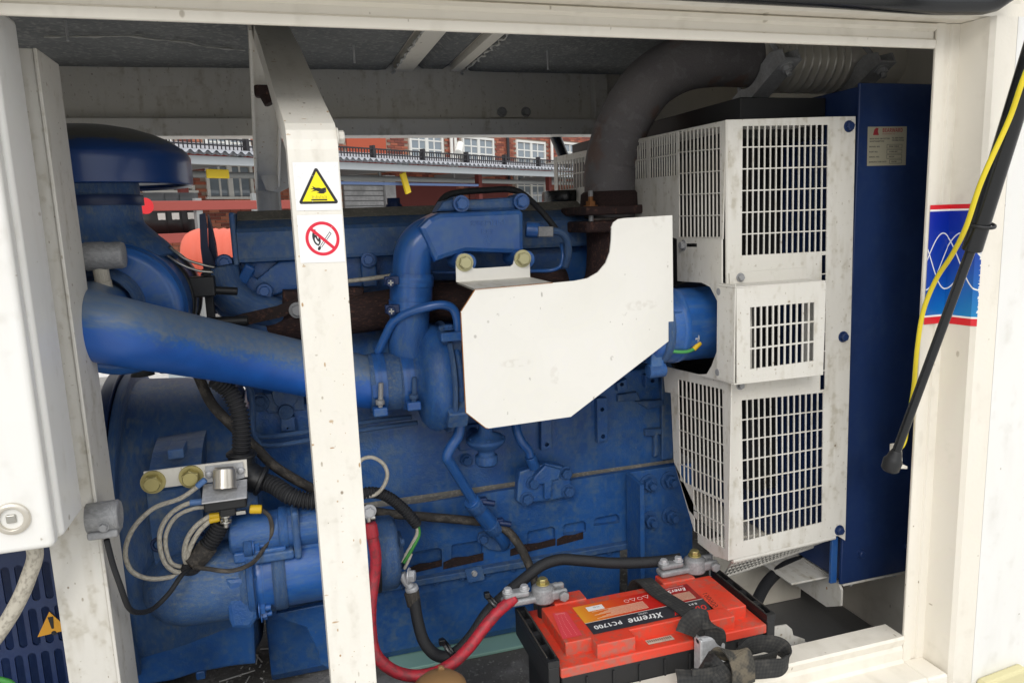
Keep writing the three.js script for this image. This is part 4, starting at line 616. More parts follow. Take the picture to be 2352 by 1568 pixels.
  // steel fuel lines along the block
  add(e, 'fuel_line', [pipe([[...T(4, 1640, 1060), -0.41], [...T(4, 1705, 1080), -0.41], [...T(4, 1735, 1200), -0.41], [...T(4, 1740, 1380), -0.41], [...T(4, 1760, 1420), -0.41], [...T(4, 1830, 1428), -0.41], [...T(4, 2120, 1390), -0.41], [...T(5, 100, 1335), -0.41], [...T(5, 480, 1290), -0.42]], 0.0042, 90, 10)], M.blueDusty);
  add(e, 'fuel_line', [pipe([[...T(4, 1680, 1060), -0.4], [...T(4, 1720, 1120), -0.4], [...T(4, 1738, 1400), -0.4], [...T(4, 1780, 1475), -0.4], [...T(4, 1860, 1488), -0.4], [...T(4, 2130, 1448), -0.4], [...T(5, 120, 1385), -0.4], [...T(5, 520, 1330), -0.41]], 0.0042, 90, 10)], M.blueDusty);
  add(e, 'injector_pipe', [pipe([[650, 792, -0.47], [700, 668, -0.46], [760, 650, -0.45], [830, 642, -0.44], [905, 632, -0.44]], 0.0036, 40, 10)], M.wireGrey);
  add(e, 'boost_pipe', [pipe([[...T(5, 620, 295), -0.4], [...T(5, 1000, 300), -0.4], [...T(5, 1300, 290), -0.38], [...T(5, 1440, 285), -0.36], [...T(5, 1500, 260), -0.36], [...T(5, 1520, 190), -0.36], [...T(5, 1510, 100), -0.37]], 0.0032, 60, 10)], M.blueSmooth);
}
// ---------------------------------------------------------------- turbocharger, manifold, charge hose
{
  const t = thing('turbocharger', 'blue turbocharger compressor housing half hidden by the heat shield', 'turbocharger'), z = -0.36, c = PZ(1000, 866, z), o = c.x - 0.036;
  const A = V(o, c.y, z), B = V(o + 1, c.y, z);
  add(t, 'compressor_housing', turned(A, B, [[-0.03, 0.036], [-0.03, 0.0415], [-0.004, 0.0415], [0, 0.046], [0.006, 0.05], [0.008, 0.06], [0.012, 0.072], [0.02, 0.081], [0.032, 0.086], [0.045, 0.083], [0.052, 0.074], [0.054, 0.066], [0.058, 0.066], [0.058, 0.071], [0.066, 0.071], [0.066, 0.06], [0.09, 0.058]], 56), M.blue);
  add(t, 'clamp_block', [0.55, 2.2, 3.75, 5.3].map((a) => box(o + 0.038, o + 0.07, 0.06, 0.094, -0.016, 0.016, 0.003).applyMatrix4(new THREE.Matrix4().makeRotationX(a).setPosition(0, c.y, z))), M.blueDusty);
  for (const a of [0.55, 2.2, 5.3]) { const d = V(0, Math.cos(a), Math.sin(a)); bolt(t, V(o + 0.072, c.y, z).addScaledVector(d, 0.08), 0.0065, M.blue, V(1, 0, 0)); }
  add(t, 'joint_ring', turned(V(o + 0.046, c.y, z), B, [[0, 0.06], [0, 0.088], [0.001, 0.0895], [0.006, 0.0895], [0.007, 0.088], [0.007, 0.06]], 56), M.blueDusty);
  add(t, 'bearing_housing', [cyl(V(o + 0.09, c.y, z), V(o + 0.16, c.y, z), 0.04), turned(V(o + 0.15, c.y, z), B, [[0, 0.04], [0.004, 0.07], [0.03, 0.082], [0.06, 0.07], [0.08, 0.05], [0.08, 0]])], M.rust);
  add(t, 'delivery_duct', sweep([PZ(943, 690, -0.348), PZ(940, 740, -0.352), PZ(938, 790, -0.362), PZ(950, 840, -0.375)], (q) => 0.0295 + 0.004 * q, 30, 28), M.blue);
  const op = add(t, 'oil_feed_pipe', pipe([[...T(5, 250, 850), -0.36], [...T(5, 300, 740), -0.345], [...T(5, 355, 640), -0.33], [...T(5, 430, 590), -0.32], [...T(5, 560, 545), -0.31], [...T(5, 690, 522), -0.305], [...T(5, 760, 545), -0.305], [...T(5, 792, 610), -0.305], [...T(5, 797, 705), -0.305]], 0.0067, 80, 16), M.blueSmooth);
  const fp = TZ(5, 775, 735, -0.305); add(op, 'union_flange', box(fp.x - 0.024, fp.x + 0.016, fp.y - 0.006, fp.y + 0.008, -0.325, -0.288, 0.003), M.blue); bolt(op, TZ(5, 735, 690, -0.3), 0.0065, M.blue, UP, 'union_bolt');
  add(t, 'drain_pipe', pipe([[...T(5, 815, 1190), -0.345], [...T(5, 815, 1300), -0.345], [...T(5, 800, 1420), -0.345], [...T(5, 750, 1500), -0.345], [...T(5, 722, 1568), -0.345], [...T(8, 745, 60), -0.35], [...T(8, 800, 150), -0.36], [...T(8, 900, 310), -0.375], [...T(8, 920, 345), -0.378]], 0.0088, 90, 20), M.blueSmooth);
  add(t, 'drain_union', cyl(TZ(5, 815, 1310, -0.345), TZ(5, 815, 1215, -0.345), 0.0125, 0.0125, 6), M.blue);
  const h0 = TZ(8, 890, 315, -0.374), h1 = TZ(8, 1060, 525, -0.4);
  const hs = add(t, 'drain_hose', cyl(h0, h1, 0.0142), M.blueSmooth);
  for (const [f, g2] of [[0.06, 0.3], [0.74, 0.98]]) { const a = h0.clone().lerp(h1, f), b = h0.clone().lerp(h1, g2); add(hs, 'hose_band', cyl(a, b, 0.0156), M.blue); const p = mid(a, b).add(V(0.017, 0.008, 0.006)); add(hs, 'band_screw', [cyl(p.clone().add(V(-0.006, 0.0, 0)), p.clone().add(V(0.014, -0.005, 0.004)), 0.0052), box(p.x - 0.016, p.x + 0.002, p.y - 0.003, p.y + 0.007, p.z - 0.008, p.z + 0.004, 0.002)], M.navy); }
  add(t, 'drain_elbow', sweep([h1.clone().lerp(h0, 0.1), TZ(8, 1100, 575, -0.405), TZ(8, 1118, 605, -0.412), TZ(8, 1105, 630, -0.43)], 0.0105, 24, 18), M.blueSmooth);
  add(t, 'drain_flange', plateZ([[938, 580], [945, 548], [985, 535], [1040, 560], [1150, 560], [1195, 590], [1165, 645], [1080, 668], [1010, 655], [960, 618]].map(([x, y]) => T(8, x, y)), -0.414, 0.01, null, 0.002), M.blueDusty); bolt(t, TZ(8, 972, 578, -0.414), 0.0075, M.blue);
  const m = thing('exhaust_manifold', 'dark rusty cast exhaust manifold behind the support post', 'manifold');
  add(m, 'runner', [pipe([[600, 742, -0.49], [680, 735, -0.47], [760, 726, -0.455], [850, 716, -0.45], [960, 700, -0.45], [1060, 690, -0.45], [1200, 670, -0.44], [1300, 660, -0.43]], 0.033, 60, 24)], M.rust);
  for (const x of [690, 800, 1040]) add(m, 'port_flange', plateZ(rectPx(x - 42, 668 - (x - 690) * 0.06, x + 36, 742 - (x - 690) * 0.06), -0.44, 0.05, null, 0.006), M.rust);
  bolt(m, PZ(682, 712, -0.43), 0.0095, M.castGrey); add(m, 'heat_bracket', [plateZ(T4([[1500, 640], [1640, 590], [1900, 530], [2040, 470], [2060, 520], [1960, 600], [1700, 660], [1510, 690]]), -0.43, 0.004)], M.oil);
  const ch = thing('charge_hose', 'short blue hose with two clips below the intake casting', 'hose');
  const a = PZ(945, 628, -0.348), b = PZ(943, 712, -0.348); add(ch, 'hose', turned(a, b, [[0, 0.0295], [0, 0.0325], [a.distanceTo(b), 0.0325], [a.distanceTo(b), 0.0295]]), M.blueSmooth);
  for (const [f, sx, sy] of [[0.2, 335, 370], [0.86, 340, 565]]) { const p = a.clone().lerp(b, f), d = b.clone().sub(a).normalize(); add(ch, 'clip_band', turned(p.clone().addScaledVector(d, -0.0075), p.clone().addScaledVector(d, 0.0075), [[0, 0.0328], [0, 0.034], [0.015, 0.034], [0.015, 0.0328]]), M.blueSmooth); const s = TZ(5, sx, sy, -0.318); const sc = add(ch, 'clip_screw', [box(s.x - 0.008, s.x + 0.014, s.y - 0.004, s.y + 0.009, s.z - 0.012, s.z - 0.002, 0.002), cyl(s.clone().add(V(0, 0, -0.008)), s.clone().add(V(0, 0, 0.005)), 0.0068)], M.navy); add(sc, 'screw_slot', [box(s.x - 0.004, s.x + 0.004, s.y - 0.001, s.y + 0.001, s.z + 0.0045, s.z + 0.0058, 0.0003), box(s.x - 0.001, s.x + 0.001, s.y - 0.004, s.y + 0.004, s.z + 0.0045, s.z + 0.0058, 0.0003)], M.steel); }
  const bh = thing('breather_hose', 'thin black hose arching over the intake casting', 'hose');
  add(bh, 'hose', pipe([[1000, 492, -0.4], [1008, 470, -0.4], [1025, 450, -0.4], [1060, 441, -0.4], [1115, 437, -0.4], [1168, 435, -0.4], [1195, 442, -0.395], [1225, 466, -0.385], [1255, 498, -0.375], [1280, 530, -0.37]], 0.0052, 80, 14), M.rubber);
  const cn = thing('sensor_plug', 'grey sensor plug with wiring on the end of the intake casting', 'plug');
  add(cn, 'body', [cyl(PZ(1207, 527, -0.35), PZ(1240, 529, -0.345), 0.0125), cyl(PZ(1236, 529, -0.345), PZ(1252, 530, -0.345), 0.009)], M.blueSmooth);
  add(cn, 'connector', plateZ(rectPx(1238, 520, 1272, 544), -0.33, 0.018, null, 0.002), M.castGrey);
  add(cn, 'lead', [pipe([[1268, 530, -0.34], [1290, 535, -0.34], [1303, 555, -0.345], [1305, 585, -0.35], [1298, 612, -0.36]], 0.0062, 40, 12), pipe([[1280, 528, -0.345], [1298, 545, -0.35], [1300, 580, -0.355]], 0.004, 24, 10)], M.blueDusty);
  single('expansion_bottle', 'flat black round bottle top behind the exhaust flange', 'bottle', (() => { const p = PZ(1300, 465, -0.72); return turned(p, p.clone().add(UP), [[-0.02, 0.03], [0, 0.03], [0, 0.049], [0.004, 0.051], [0.022, 0.051], [0.025, 0.047], [0.025, 0]], 20); })(), M.blackGloss);
}
function T4(l) { return l.map(([x, y]) => T(4, x, y)); }
// ---------------------------------------------------------------- air cleaner and suction pipe
{
  const dustOn = (seed, a0, a1, base, w = 512) => texture(w, w, (u, v) => {        // dust lies along the crown of the pipe with a ragged, scuffed border
    const d = Math.min(v, 1 - v) + (fbm(u, v, 10, 4, seed) - 0.5) * 0.07 + (fbm(u, v, 90, 3, seed + 3) - 0.5) * 0.09;
    const k = 1 - sm(a0, a1, d), b = mix3(base, [base[0] * 0.8, base[1] * 0.82, base[2] * 0.84], fbm(u, v, 12, 3, seed + 5)); return mix3(b, mix3([104, 112, 122], [128, 128, 126], fbm(u, v, 40, 3, seed + 7)), k * (0.55 + 0.35 * fbm(u, v, 60, 3, seed + 9)));
  });
  const pipeTex = dustOn(501, 0.09, 0.2, [32, 96, 184]); pipeTex.repeat.set(3, 1);
  const pipeMat = std({ map: pipeTex, roughness: 0.4, clearcoat: 0.25, clearcoatRoughness: 0.35 });
  const p = thing('suction_pipe', 'dusty blue suction pipe sloping from the air cleaner to the turbocharger', 'pipe');
  const tz = -0.36, ty = PZ(1000, 866, tz).y, xe = PZ(960, 880, tz).x;
  const pts = [PZ(240, 716, -0.28), PZ(214, 722, -0.235), PZ(203, 735, -0.195), PZ(222, 750, -0.172), PZ(260, 758, -0.172), PZ(305, 768, -0.185), PZ(400, 786, -0.23), PZ(502, 806, -0.28), PZ(600, 826, -0.32), PZ(696, 846, -0.346), PZ(770, 862, -0.356), PZ(850, 878, -0.36), V(xe - 0.04, ty, tz), V(xe - 0.002, ty, tz)];
  add(p, 'pipe', sweep(pts, 0.041, 160, 40), pipeMat);
  const s0 = V(PZ(846, 880, tz).x, ty + 0.001, tz), s1 = V(xe + 0.0, ty, tz), L = s0.distanceTo(s1), prof = [[0, 0.0415], [0, 0.0452]]; for (const f of [0.24, 0.6]) prof.push([L * f - 0.001, 0.0452], [L * f, 0.0446], [L * f + 0.001, 0.0452]); prof.push([L, 0.0452], [L, 0.0415]);
  const slTex = dustOn(601, 0.11, 0.2, [34, 84, 172]); const sl = add(p, 'coupling_hose', turned(s0, s1, prof, 48), M.blueDusty);
  for (const [f, bx, by] of [[0.2, 265, 1190], [0.75, 495, 1150]]) {
    const m = s0.clone().lerp(s1, f); const bd = add(p, 'hose_clamp', turned(m.clone().add(V(-0.009, 0, 0)), m.clone().add(V(0.009, 0, 0)), [[0, 0.0454], [0, 0.0466], [0.018, 0.0466], [0.018, 0.0454]], 40), M.blueSmooth);
    const q = TZ(5, bx, by, -0.308); add(bd, 'clamp_lug', [box(q.x - 0.011, q.x + 0.011, q.y - 0.022, q.y - 0.008, q.z - 0.014, q.z + 0.004, 0.003), box(q.x - 0.01, q.x + 0.01, q.y + 0.004, q.y + 0.026, q.z - 0.016, q.z - 0.006, 0.003)], M.blueSmooth);
    add(bd, 'clamp_bolt', [cyl(q.clone().add(V(0, -0.008, 0)), q.clone().add(V(0.003, 0.03, 0.002)), 0.0038), cyl(q.clone().add(V(0, -0.004, 0)), q.clone().add(V(0, 0.004, 0)), 0.0075, 0.0075, 6)], f < 0.5 ? M.castGrey : M.blueDusty);
  }
  const a = thing('air_cleaner', 'round dark blue air cleaner canister behind the suction pipe', 'air cleaner');
  const c = PZ(259, 715, -0.27), R = 0.0845, F = V(c.x, c.y, -0.27), Bk = V(c.x, c.y, -1);
  add(a, 'canister', turned(F, Bk, [[0, 0], [0, R - 0.014], [0.002, R - 0.008], [0.008, R - 0.001], [0.012, R], [0.02, R], [0.022, R + 0.003], [0.028, R + 0.003], [0.03, R], [0.26, R], [0.266, R - 0.006], [0.266, 0]], 64), M.blueSmooth);
  add(a, 'outlet_collar', turned(V(c.x - 0.012, c.y + 0.006, -0.262), V(c.x - 0.012, c.y + 0.006, 0), [[-0.008, 0.052], [0.006, 0.052], [0.012, 0.046], [0.02, 0.0425]], 40), M.blueDusty);
  add(a, 'inlet_neck', sweep([V(-0.252, 1.775, -0.4), V(-0.252, 1.74, -0.4), V(-0.25, 1.7, -0.398), V(-0.24, 1.665, -0.395), V(-0.225, 1.63, -0.39)], (t) => 0.062 + 0.022 * sm(0.4, 1, t), 40, 36), M.blueDusty);
  for (const z of [-0.37, -0.46]) add(a, 'mounting_band', turned(V(c.x, c.y, z), V(c.x, c.y, z - 1), [[0, R + 0.0005], [0, R + 0.004], [0.018, R + 0.004], [0.018, R + 0.0005]], 56), M.black);
  const bk = add(a, 'band_clasp', [box(-0.135, -0.1, 1.6, 1.63, -0.4, -0.372, 0.003), box(-0.118, -0.106, 1.52, 1.64, -0.41, -0.398, 0.002), cyl(V(-0.135, 1.612, -0.384), V(-0.07, 1.605, -0.384), 0.006), cyl(V(-0.13, 1.56, -0.40), V(-0.06, 1.558, -0.40), 0.008)], M.black);
  add(bk, 'clasp_wire', [sweep([V(-0.16, 1.665, -0.36), V(-0.14, 1.65, -0.355), V(-0.12, 1.64, -0.36), V(-0.1, 1.636, -0.37)], 0.002, 24, 8), sweep([V(-0.155, 1.675, -0.37), V(-0.135, 1.657, -0.365), V(-0.115, 1.648, -0.37), V(-0.098, 1.642, -0.38)], 0.002, 24, 8)], M.steel);
  add(a, 'drain_valve', [turned(V(c.x + 0.01, c.y - R - 0.0, -0.36), V(c.x + 0.01, c.y - R - 1, -0.36), [[-0.01, 0.02], [0.012, 0.014], [0.018, 0.016], [0.018, 0]]), box(-0.18, -0.14, c.y - R - 0.012, c.y - R + 0.01, -0.34, -0.32, 0.004)], M.rubber);
  const ri = thing('restriction_indicator', 'dusty grey restriction indicator on the air cleaner outlet', 'indicator'), r0 = PZ(226, 588, -0.235);
  add(ri, 'barrel', turned(V(r0.x - 0.045, r0.y, r0.z), V(r0.x + 1, r0.y, r0.z), [[0, 0], [0, 0.014], [0.004, 0.0165], [0.03, 0.0165], [0.031, 0.0175], [0.052, 0.0175], [0.053, 0.0165], [0.07, 0.0165], [0.074, 0.015], [0.075, 0]]), M.castGrey);
  add(ri, 'stem', [cyl(V(r0.x, r0.y - 0.012, r0.z), V(r0.x + 0.001, r0.y - 0.045, r0.z - 0.004), 0.009), cyl(V(r0.x, r0.y - 0.03, r0.z), V(r0.x + 0.001, r0.y - 0.045, r0.z - 0.004), 0.0105)], M.wireGrey);
  // pre-cleaner hood: lathe with its own dust line
  const hoodTex = texture(1024, 256, (u, v) => { const d = v + (fbm(u, v, 10, 4, 701) - 0.5) * 0.12 + (fbm(u, v, 80, 3, 705) - 0.5) * 0.08; return mix3([18, 56, 114], mix3([72, 68, 60], [92, 86, 76], fbm(u, v, 40, 3, 707)), 0.95 * sm(0.5, 0.58, d)); });
  const h = thing('air_pre_cleaner', 'mushroom shaped dark blue air intake hood with a dusty dome', 'air intake');
  const hp = [], add2 = (y, r) => hp.push(new THREE.Vector2(r, y)); [[1.764, 0.1315], [1.7605, 0.132], [1.763, 0.134], [1.775, 0.1345], [1.79, 0.1345], [1.8, 0.134], [1.806, 0.131], [1.815, 0.121], [1.824, 0.108], [1.832, 0.09], [1.839, 0.068], [1.844, 0.042], [1.846, 0.02], [1.8465, 0.00001]].forEach(([y, r]) => add2(y, r));
  add(h, 'hood', new THREE.LatheGeometry(hp, 72).translate(-0.252, 0, -0.4), std({ map: hoodTex, roughness: 0.35, clearcoat: 0.4, clearcoatRoughness: 0.15 }));
  add(h, 'underside_disc', turned(V(-0.252, 1.768, -0.4), V(-0.252, 2, -0.4), [[0, 0.05], [0, 0.1312], [0.004, 0.1312]], 48), M.navy);  // navy disc added to close the open hood, standing in for its dark inside
  add(h, 'neck_clamp', turned(V(-0.252, 1.735, -0.4), V(-0.252, 2, -0.4), [[0, 0.0625], [0, 0.066], [0.014, 0.066], [0.014, 0.0625]], 40), M.navy);
}
// ---------------------------------------------------------------- flywheel housing, starter, relay
{
  const f = thing('flywheel_housing', 'round dusty blue flywheel housing at the lower left', 'housing'), C = V(-0.27, 1.2, -0.56);
  add(f, 'drum', turned(C, C.clone().add(V(1, 0, 0)), [[0, 0.1], [0, 0.262], [0.002, 0.265], [0.014, 0.265], [0.016, 0.262], [0.018, 0.25], [0.08, 0.246], [0.17, 0.236], [0.18, 0.22], [0.182, 0.1]], 96), M.blueDusty);
  add(f, 'rim_flange', turned(C.clone().add(V(-0.02, 0, 0)), C, [[0, 0.1], [0, 0.268], [0.003, 0.271], [0.016, 0.271], [0.019, 0.268], [0.0195, 0.1]], 96), M.navy);
  add(f, 'pad', [profileX([[-0.43, 1.392], [-0.38, 1.39], [-0.345, 1.384], [-0.31, 1.372], [-0.278, 1.356], [-0.27, 1.35], [-0.27, 1.19], [-0.275, 1.185], [-0.43, 1.18]], PZ(338, 1150, -0.27).x, PZ(462, 1150, -0.27).x), profileX([[-0.43, 1.36], [-0.31, 1.34], [-0.29, 1.325], [-0.285, 1.31], [-0.285, 1.17], [-0.43, 1.16]], PZ(462, 1150, -0.285).x, PZ(592, 1150, -0.285).x, 0.003)], M.blueDusty);
  { const d = PZ(400, 1043, -0.28); add(f, 'pad_key', box(d.x - 0.01, d.x + 0.011, d.y - 0.009, d.y + 0.005, -0.33, -0.286, 0.002), M.blueDusty); }
  for (const [x, y] of [[1090, 615], [1360, 575]]) { const p = TZ(7, x, y, -0.272); add(f, 'threaded_boss', turned(p, p.clone().add(FRONT), [[-0.01, 0.0], [-0.01, 0.006], [0.003, 0.006], [0.004, 0.009], [0.003, 0.011], [-0.002, 0.0115]], 24), M.navy); }
  add(f, 'lower_skirt', [plateZ([[600, 1080], [1740, 1060], [1752, 1440], [1600, 1455], [1350, 1500], [1180, 1555], [900, 1600], [870, 1250]].map(([x, y]) => T(7, x, y)), -0.345, 0.02, null, 0.004), box(TZ(7, 1345, 1520, -0.345).x, TZ(7, 1410, 1520, -0.345).x, TZ(7, 1380, 1535, -0.345).y, TZ(7, 1380, 1480, -0.345).y, -0.365, -0.34)], M.blue);
  const s = thing('starter_motor', 'blue starter motor with its solenoid passing behind the support post', 'starter motor');
  const Y = 1.204, z = -0.285, A = V(-0.225, Y, z), Bx = V(1, Y, z);
  add(s, 'nose_housing', turned(A, Bx, [[0, 0], [0.003, 0.02], [0.012, 0.036], [0.028, 0.049], [0.05, 0.056], [0.13, 0.058], [0.136, 0.06], [0.148, 0.06], [0.149, 0.05]], 56), M.blueDusty);
  add(s, 'nose_pad', [plateZ([[1545, 860], [1700, 845], [1760, 850], [1765, 1130], [1720, 1200], [1590, 1200], [1570, 1150], [1550, 1010]].map(([x, y]) => T(7, x, y)), -0.228, 0.04, null, 0.006), plateZ([[1680, 480], [1860, 460], [1850, 650], [1700, 690], [1660, 600]].map(([x, y]) => T(7, x, y)), -0.25, 0.04, null, 0.006)], M.blue);
  for (const [x, y, d] of [[1770, 870, 0], [1790, 1100, 0]]) { const p = TZ(7, x, y, -0.245); bolt(s, p, 0.0078, M.blueSmooth, V(1, 0, 0), 'flange_bolt', studNut); }
  { const xf = TZ(7, 1690, 900, -0.23).x; add(s, 'mounting_flange', [turned(V(xf, Y, z), Bx, [[0, 0.03], [0, 0.0625], [0.002, 0.064], [0.008, 0.064], [0.01, 0.0625], [0.01, 0.03]], 48), ...[[0.6, 0.07], [3.4, 0.068], [5.2, 0.068]].map(([a2, r2]) => cyl(V(xf, Y + Math.cos(a2) * r2, z + Math.sin(a2) * r2), V(xf + 0.012, Y + Math.cos(a2) * r2, z + Math.sin(a2) * r2), 0.013))], M.blue); for (const [a2, r2] of [[0.6, 0.07], [2.2, 0.056]]) bolt(s, V(xf + 0.012, Y + Math.cos(a2) * r2, z + Math.sin(a2) * r2), 0.0085, M.blueSmooth, V(1, 0, 0), 'flange_bolt', studNut); add(s, 'clamp_ring', turned(V(xf + 0.034, Y, z), Bx, [[0, 0.05], [0, 0.0555], [0.004, 0.0565], [0.014, 0.0565], [0.018, 0.054]], 48), M.blueDusty); }
  const bodyTex = M.blueSmooth;
  add(s, 'motor_body', turned(V(-0.077, Y, z), Bx, [[0, 0.05], [0, 0.0535], [0.012, 0.0545], [0.014, 0.0525], [0.16, 0.0525], [0.162, 0.0545], [0.168, 0.0545]], 56), bodyTex);
  add(s, 'end_cap', turned(V(0.0915, Y, z), Bx, [[0, 0.0545], [0.012, 0.0555], [0.03, 0.0545], [0.036, 0.05], [0.038, 0.03], [0.044, 0.028], [0.044, 0]], 48), M.blueDusty);
  add(s, 'seal_band', turned(V(0.086, Y, z), Bx, [[0, 0.0548], [0, 0.0572], [0.012, 0.0572], [0.012, 0.0548]], 48), M.rubber);
  const sz = -0.268, sy = PZ(655, 1212, sz).y;
  const so = add(s, 'solenoid', turned(V(-0.105, sy, sz), V(1, sy, sz), [[0, 0], [0, 0.02], [0.004, 0.028], [0.066, 0.028], [0.068, 0.031], [0.078, 0.031], [0.08, 0.0285], [0.18, 0.0285], [0.183, 0.025], [0.183, 0]], 40), M.blue);
  add(so, 'saddle', [box(-0.08, 0.06, Y + 0.035, sy - 0.012, sz - 0.03, sz + 0.016, 0.004), box(-0.1, -0.03, sy - 0.03, sy - 0.015, sz, sz + 0.03, 0.003)], M.blue);
  { const xp = TZ(7, 2030, 500, sz).x; add(so, 'end_plate', [box(xp - 0.005, xp + 0.005, sy - 0.036, sy + 0.034, sz - 0.034, sz + 0.034, 0.006), box(xp - 0.06, xp - 0.005, sy - 0.034, sy - 0.02, sz + 0.012, sz + 0.034, 0.004)], M.blueDusty); }
  add(so, 'terminal', [cyl(V(0.075, sy - 0.004, sz), V(0.098, sy - 0.004, sz), 0.0045), cyl(V(0.08, sy - 0.004, sz), V(0.088, sy - 0.004, sz), 0.009, 0.009, 6)], M.steel);
  for (const [dy, dz] of [[0.03, 0.04], [-0.045, 0.025]]) bolt(s, V(0.129, Y + dy, z + dz), 0.0055, M.blueDusty, V(1, 0, 0), 'end_bolt');
  // bracket and relay
  const b = thing('relay_bracket', 'small white strip bracket held by two brass coloured bolts', 'bracket'), bz = -0.262;
  add(b, 'strip', plateZ([[982, 122], [1290, 82], [1690, 36], [1697, 155], [1560, 170], [1350, 200], [995, 246]].map(([x, y]) => T(7, x, y)), bz, 0.003), M.post);
  bolt(b, TZ(7, 1048, 190, bz), 0.0118, M.zinc); bolt(b, TZ(7, 1310, 153, bz), 0.0118, M.zinc);
  const r = thing('starter_relay', 'silver can relay with a black base on the white bracket', 'relay'), rz = bz + 0.004;
  add(r, 'lug_plate', plateZ([[1405, 85], [1665, 55], [1675, 160], [1620, 175], [1600, 130], [1450, 150], [1465, 190], [1410, 195]].map(([x, y]) => T(7, x, y)), bz + 0.0022, 0.002), M.galv);
  for (const [x, y] of [[1433, 138], [1650, 110]]) { const q = TZ(7, x, y, bz + 0.0022); add(r, 'screw', turned(q, q.clone().add(FRONT), [[0, 0.0052], [0.002, 0.005], [0.0035, 0.003], [0.0038, 0]], 20), M.galv); }
  const cTop = TZ(7, 1538, 90, rz + 0.012), cBot = TZ(7, 1540, 232, rz + 0.018); cTop.z = cBot.z - 0.008;
  add(r, 'can', turned(cBot, cTop, [[0, 0.0155], [0.004, 0.0148], [cBot.distanceTo(cTop) - 0.004, 0.0146], [cBot.distanceTo(cTop), 0.012], [cBot.distanceTo(cTop), 0]], 40), M.stainless);
  const pl = TZ(7, 1540, 245, rz + 0.018); add(r, 'cover_plate', box(-0.0285, 0.0285, -0.0012, 0.0012, -0.02, 0.02, 0.001).applyMatrix4(new THREE.Matrix4().makeRotationX(0.35).setPosition(pl.x, pl.y - 0.002, pl.z)), M.galv);
  add(r, 'base', [box(pl.x - 0.027, pl.x + 0.027, pl.y - 0.024, pl.y - 0.005, pl.z - 0.016, pl.z + 0.014, 0.003), box(pl.x - 0.008, pl.x + 0.012, pl.y - 0.034, pl.y - 0.022, pl.z - 0.01, pl.z + 0.012, 0.002)], M.black);
  add(r, 'terminal_stud', [cyl(TZ(7, 1550, 400, rz + 0.02), TZ(7, 1550, 500, rz + 0.02), 0.0042), cyl(TZ(7, 1548, 410, rz + 0.02), TZ(7, 1548, 432, rz + 0.02), 0.0085, 0.0085, 6), cyl(TZ(7, 1550, 452, rz + 0.02), TZ(7, 1550, 472, rz + 0.02), 0.0085, 0.0085, 6)], M.steel);
  add(r, 'blade_terminal', [box(TZ(7, 1620, 380, rz).x, TZ(7, 1690, 380, rz).x, TZ(7, 1650, 392, rz).y, TZ(7, 1650, 364, rz).y, rz + 0.01, rz + 0.014, 0.001)], M.steel);
  // wires of the relay
  const wz = bz + 0.02, wire = (label, pts, rad, mat, group) => { const t = thing('relay_wire', label, 'wire', 'wires of the starter relay'); add(t, 'insulation', sweep(pts.map(([x, y, dz = 0]) => TZ(7, x, y, wz + dz)), rad, 70, 10), mat); return t; };
  const sleeve = (t, x0, y0, x1, y1, mat, rad = 0.0042) => add(t, 'crimp_sleeve', cyl(TZ(7, x0, y0, wz), TZ(7, x1, y1, wz), rad), mat);
  let w = wire('outermost looping cream wire with a blue sleeve at the relay', [[1385, 195], [1340, 232], [1240, 300], [1050, 372], [905, 520], [857, 680], [900, 800], [1010, 851, 0.004], [1150, 845], [1290, 800, -0.005]], 0.0032, M.wireGrey); sleeve(w, 1350, 222, 1408, 172, M.blueSleeve);
  w = wire('second looping cream wire with a pale blue sleeve at the relay', [[1390, 325], [1290, 337], [1172, 405], [1100, 520], [1098, 650], [1140, 760], [1215, 808], [1290, 790, -0.005]], 0.0032, M.wireGrey); sleeve(w, 1300, 333, 1405, 322, M.blueSleeve);
  w = wire('third looping grey wire from under the black relay base', [[1460, 362, -0.008], [1330, 371], [1205, 430], [1140, 540], [1140, 660], [1180, 750], [1265, 777, -0.005]], 0.0028, M.wireGrey); 
  w = wire('inner cream wire with the upper yellow crimp below the relay', [[1440, 420], [1345, 490], [1283, 580], [1262, 690], [1288, 780, -0.004]], 0.0034, M.wireGrey); sleeve(w, 1434, 424, 1505, 415, M.yellow);
  w = wire('inner cream wire with the lower yellow crimp below the relay', [[1440, 455], [1372, 520], [1312, 620], [1282, 720], [1300, 785, -0.004]], 0.0034, M.wireGrey); sleeve(w, 1434, 456, 1508, 440, M.yellow);
  w = wire('dark wire with a flared yellow crimp right of the relay', [[1790, 378], [1845, 425], [1862, 540], [1812, 640], [1722, 750, 0.03], [1580, 800, 0.04], [1420, 785, 0.03], [1330, 775, 0.012]], 0.003, M.dirtyRubber); sleeve(w, 1710, 377, 1795, 377, M.yellow, 0.0062);
  w = wire('black wire hanging from the grey door sensor', [[728, 585, 0.155], [770, 750, 0.152], [822, 900, 0.148], [880, 1050, 0.13], [950, 1085, 0.1], [1060, 1050, 0.06], [1160, 950, 0.045], [1240, 835, 0.03], [1295, 785, 0.012]], 0.0032, M.rubber);
  const j = thing('wire_bundle', 'short corrugated black sleeve gathering the relay wires', 'conduit');
  add(j, 'corrugated_sleeve', corrugated([[...T(7, 1515, 470), wz - 0.004], [...T(7, 1470, 560), wz - 0.004], [...T(7, 1405, 650), wz - 0.004]], 0.0122, 0.0046, 160), M.rubber);
  add(j, 'end_sleeve', sweep([TZ(7, 1425, 630, wz - 0.004), TZ(7, 1370, 700, wz - 0.004), TZ(7, 1320, 750, wz - 0.004)], 0.0135, 14, 20), M.dirtyRubber);
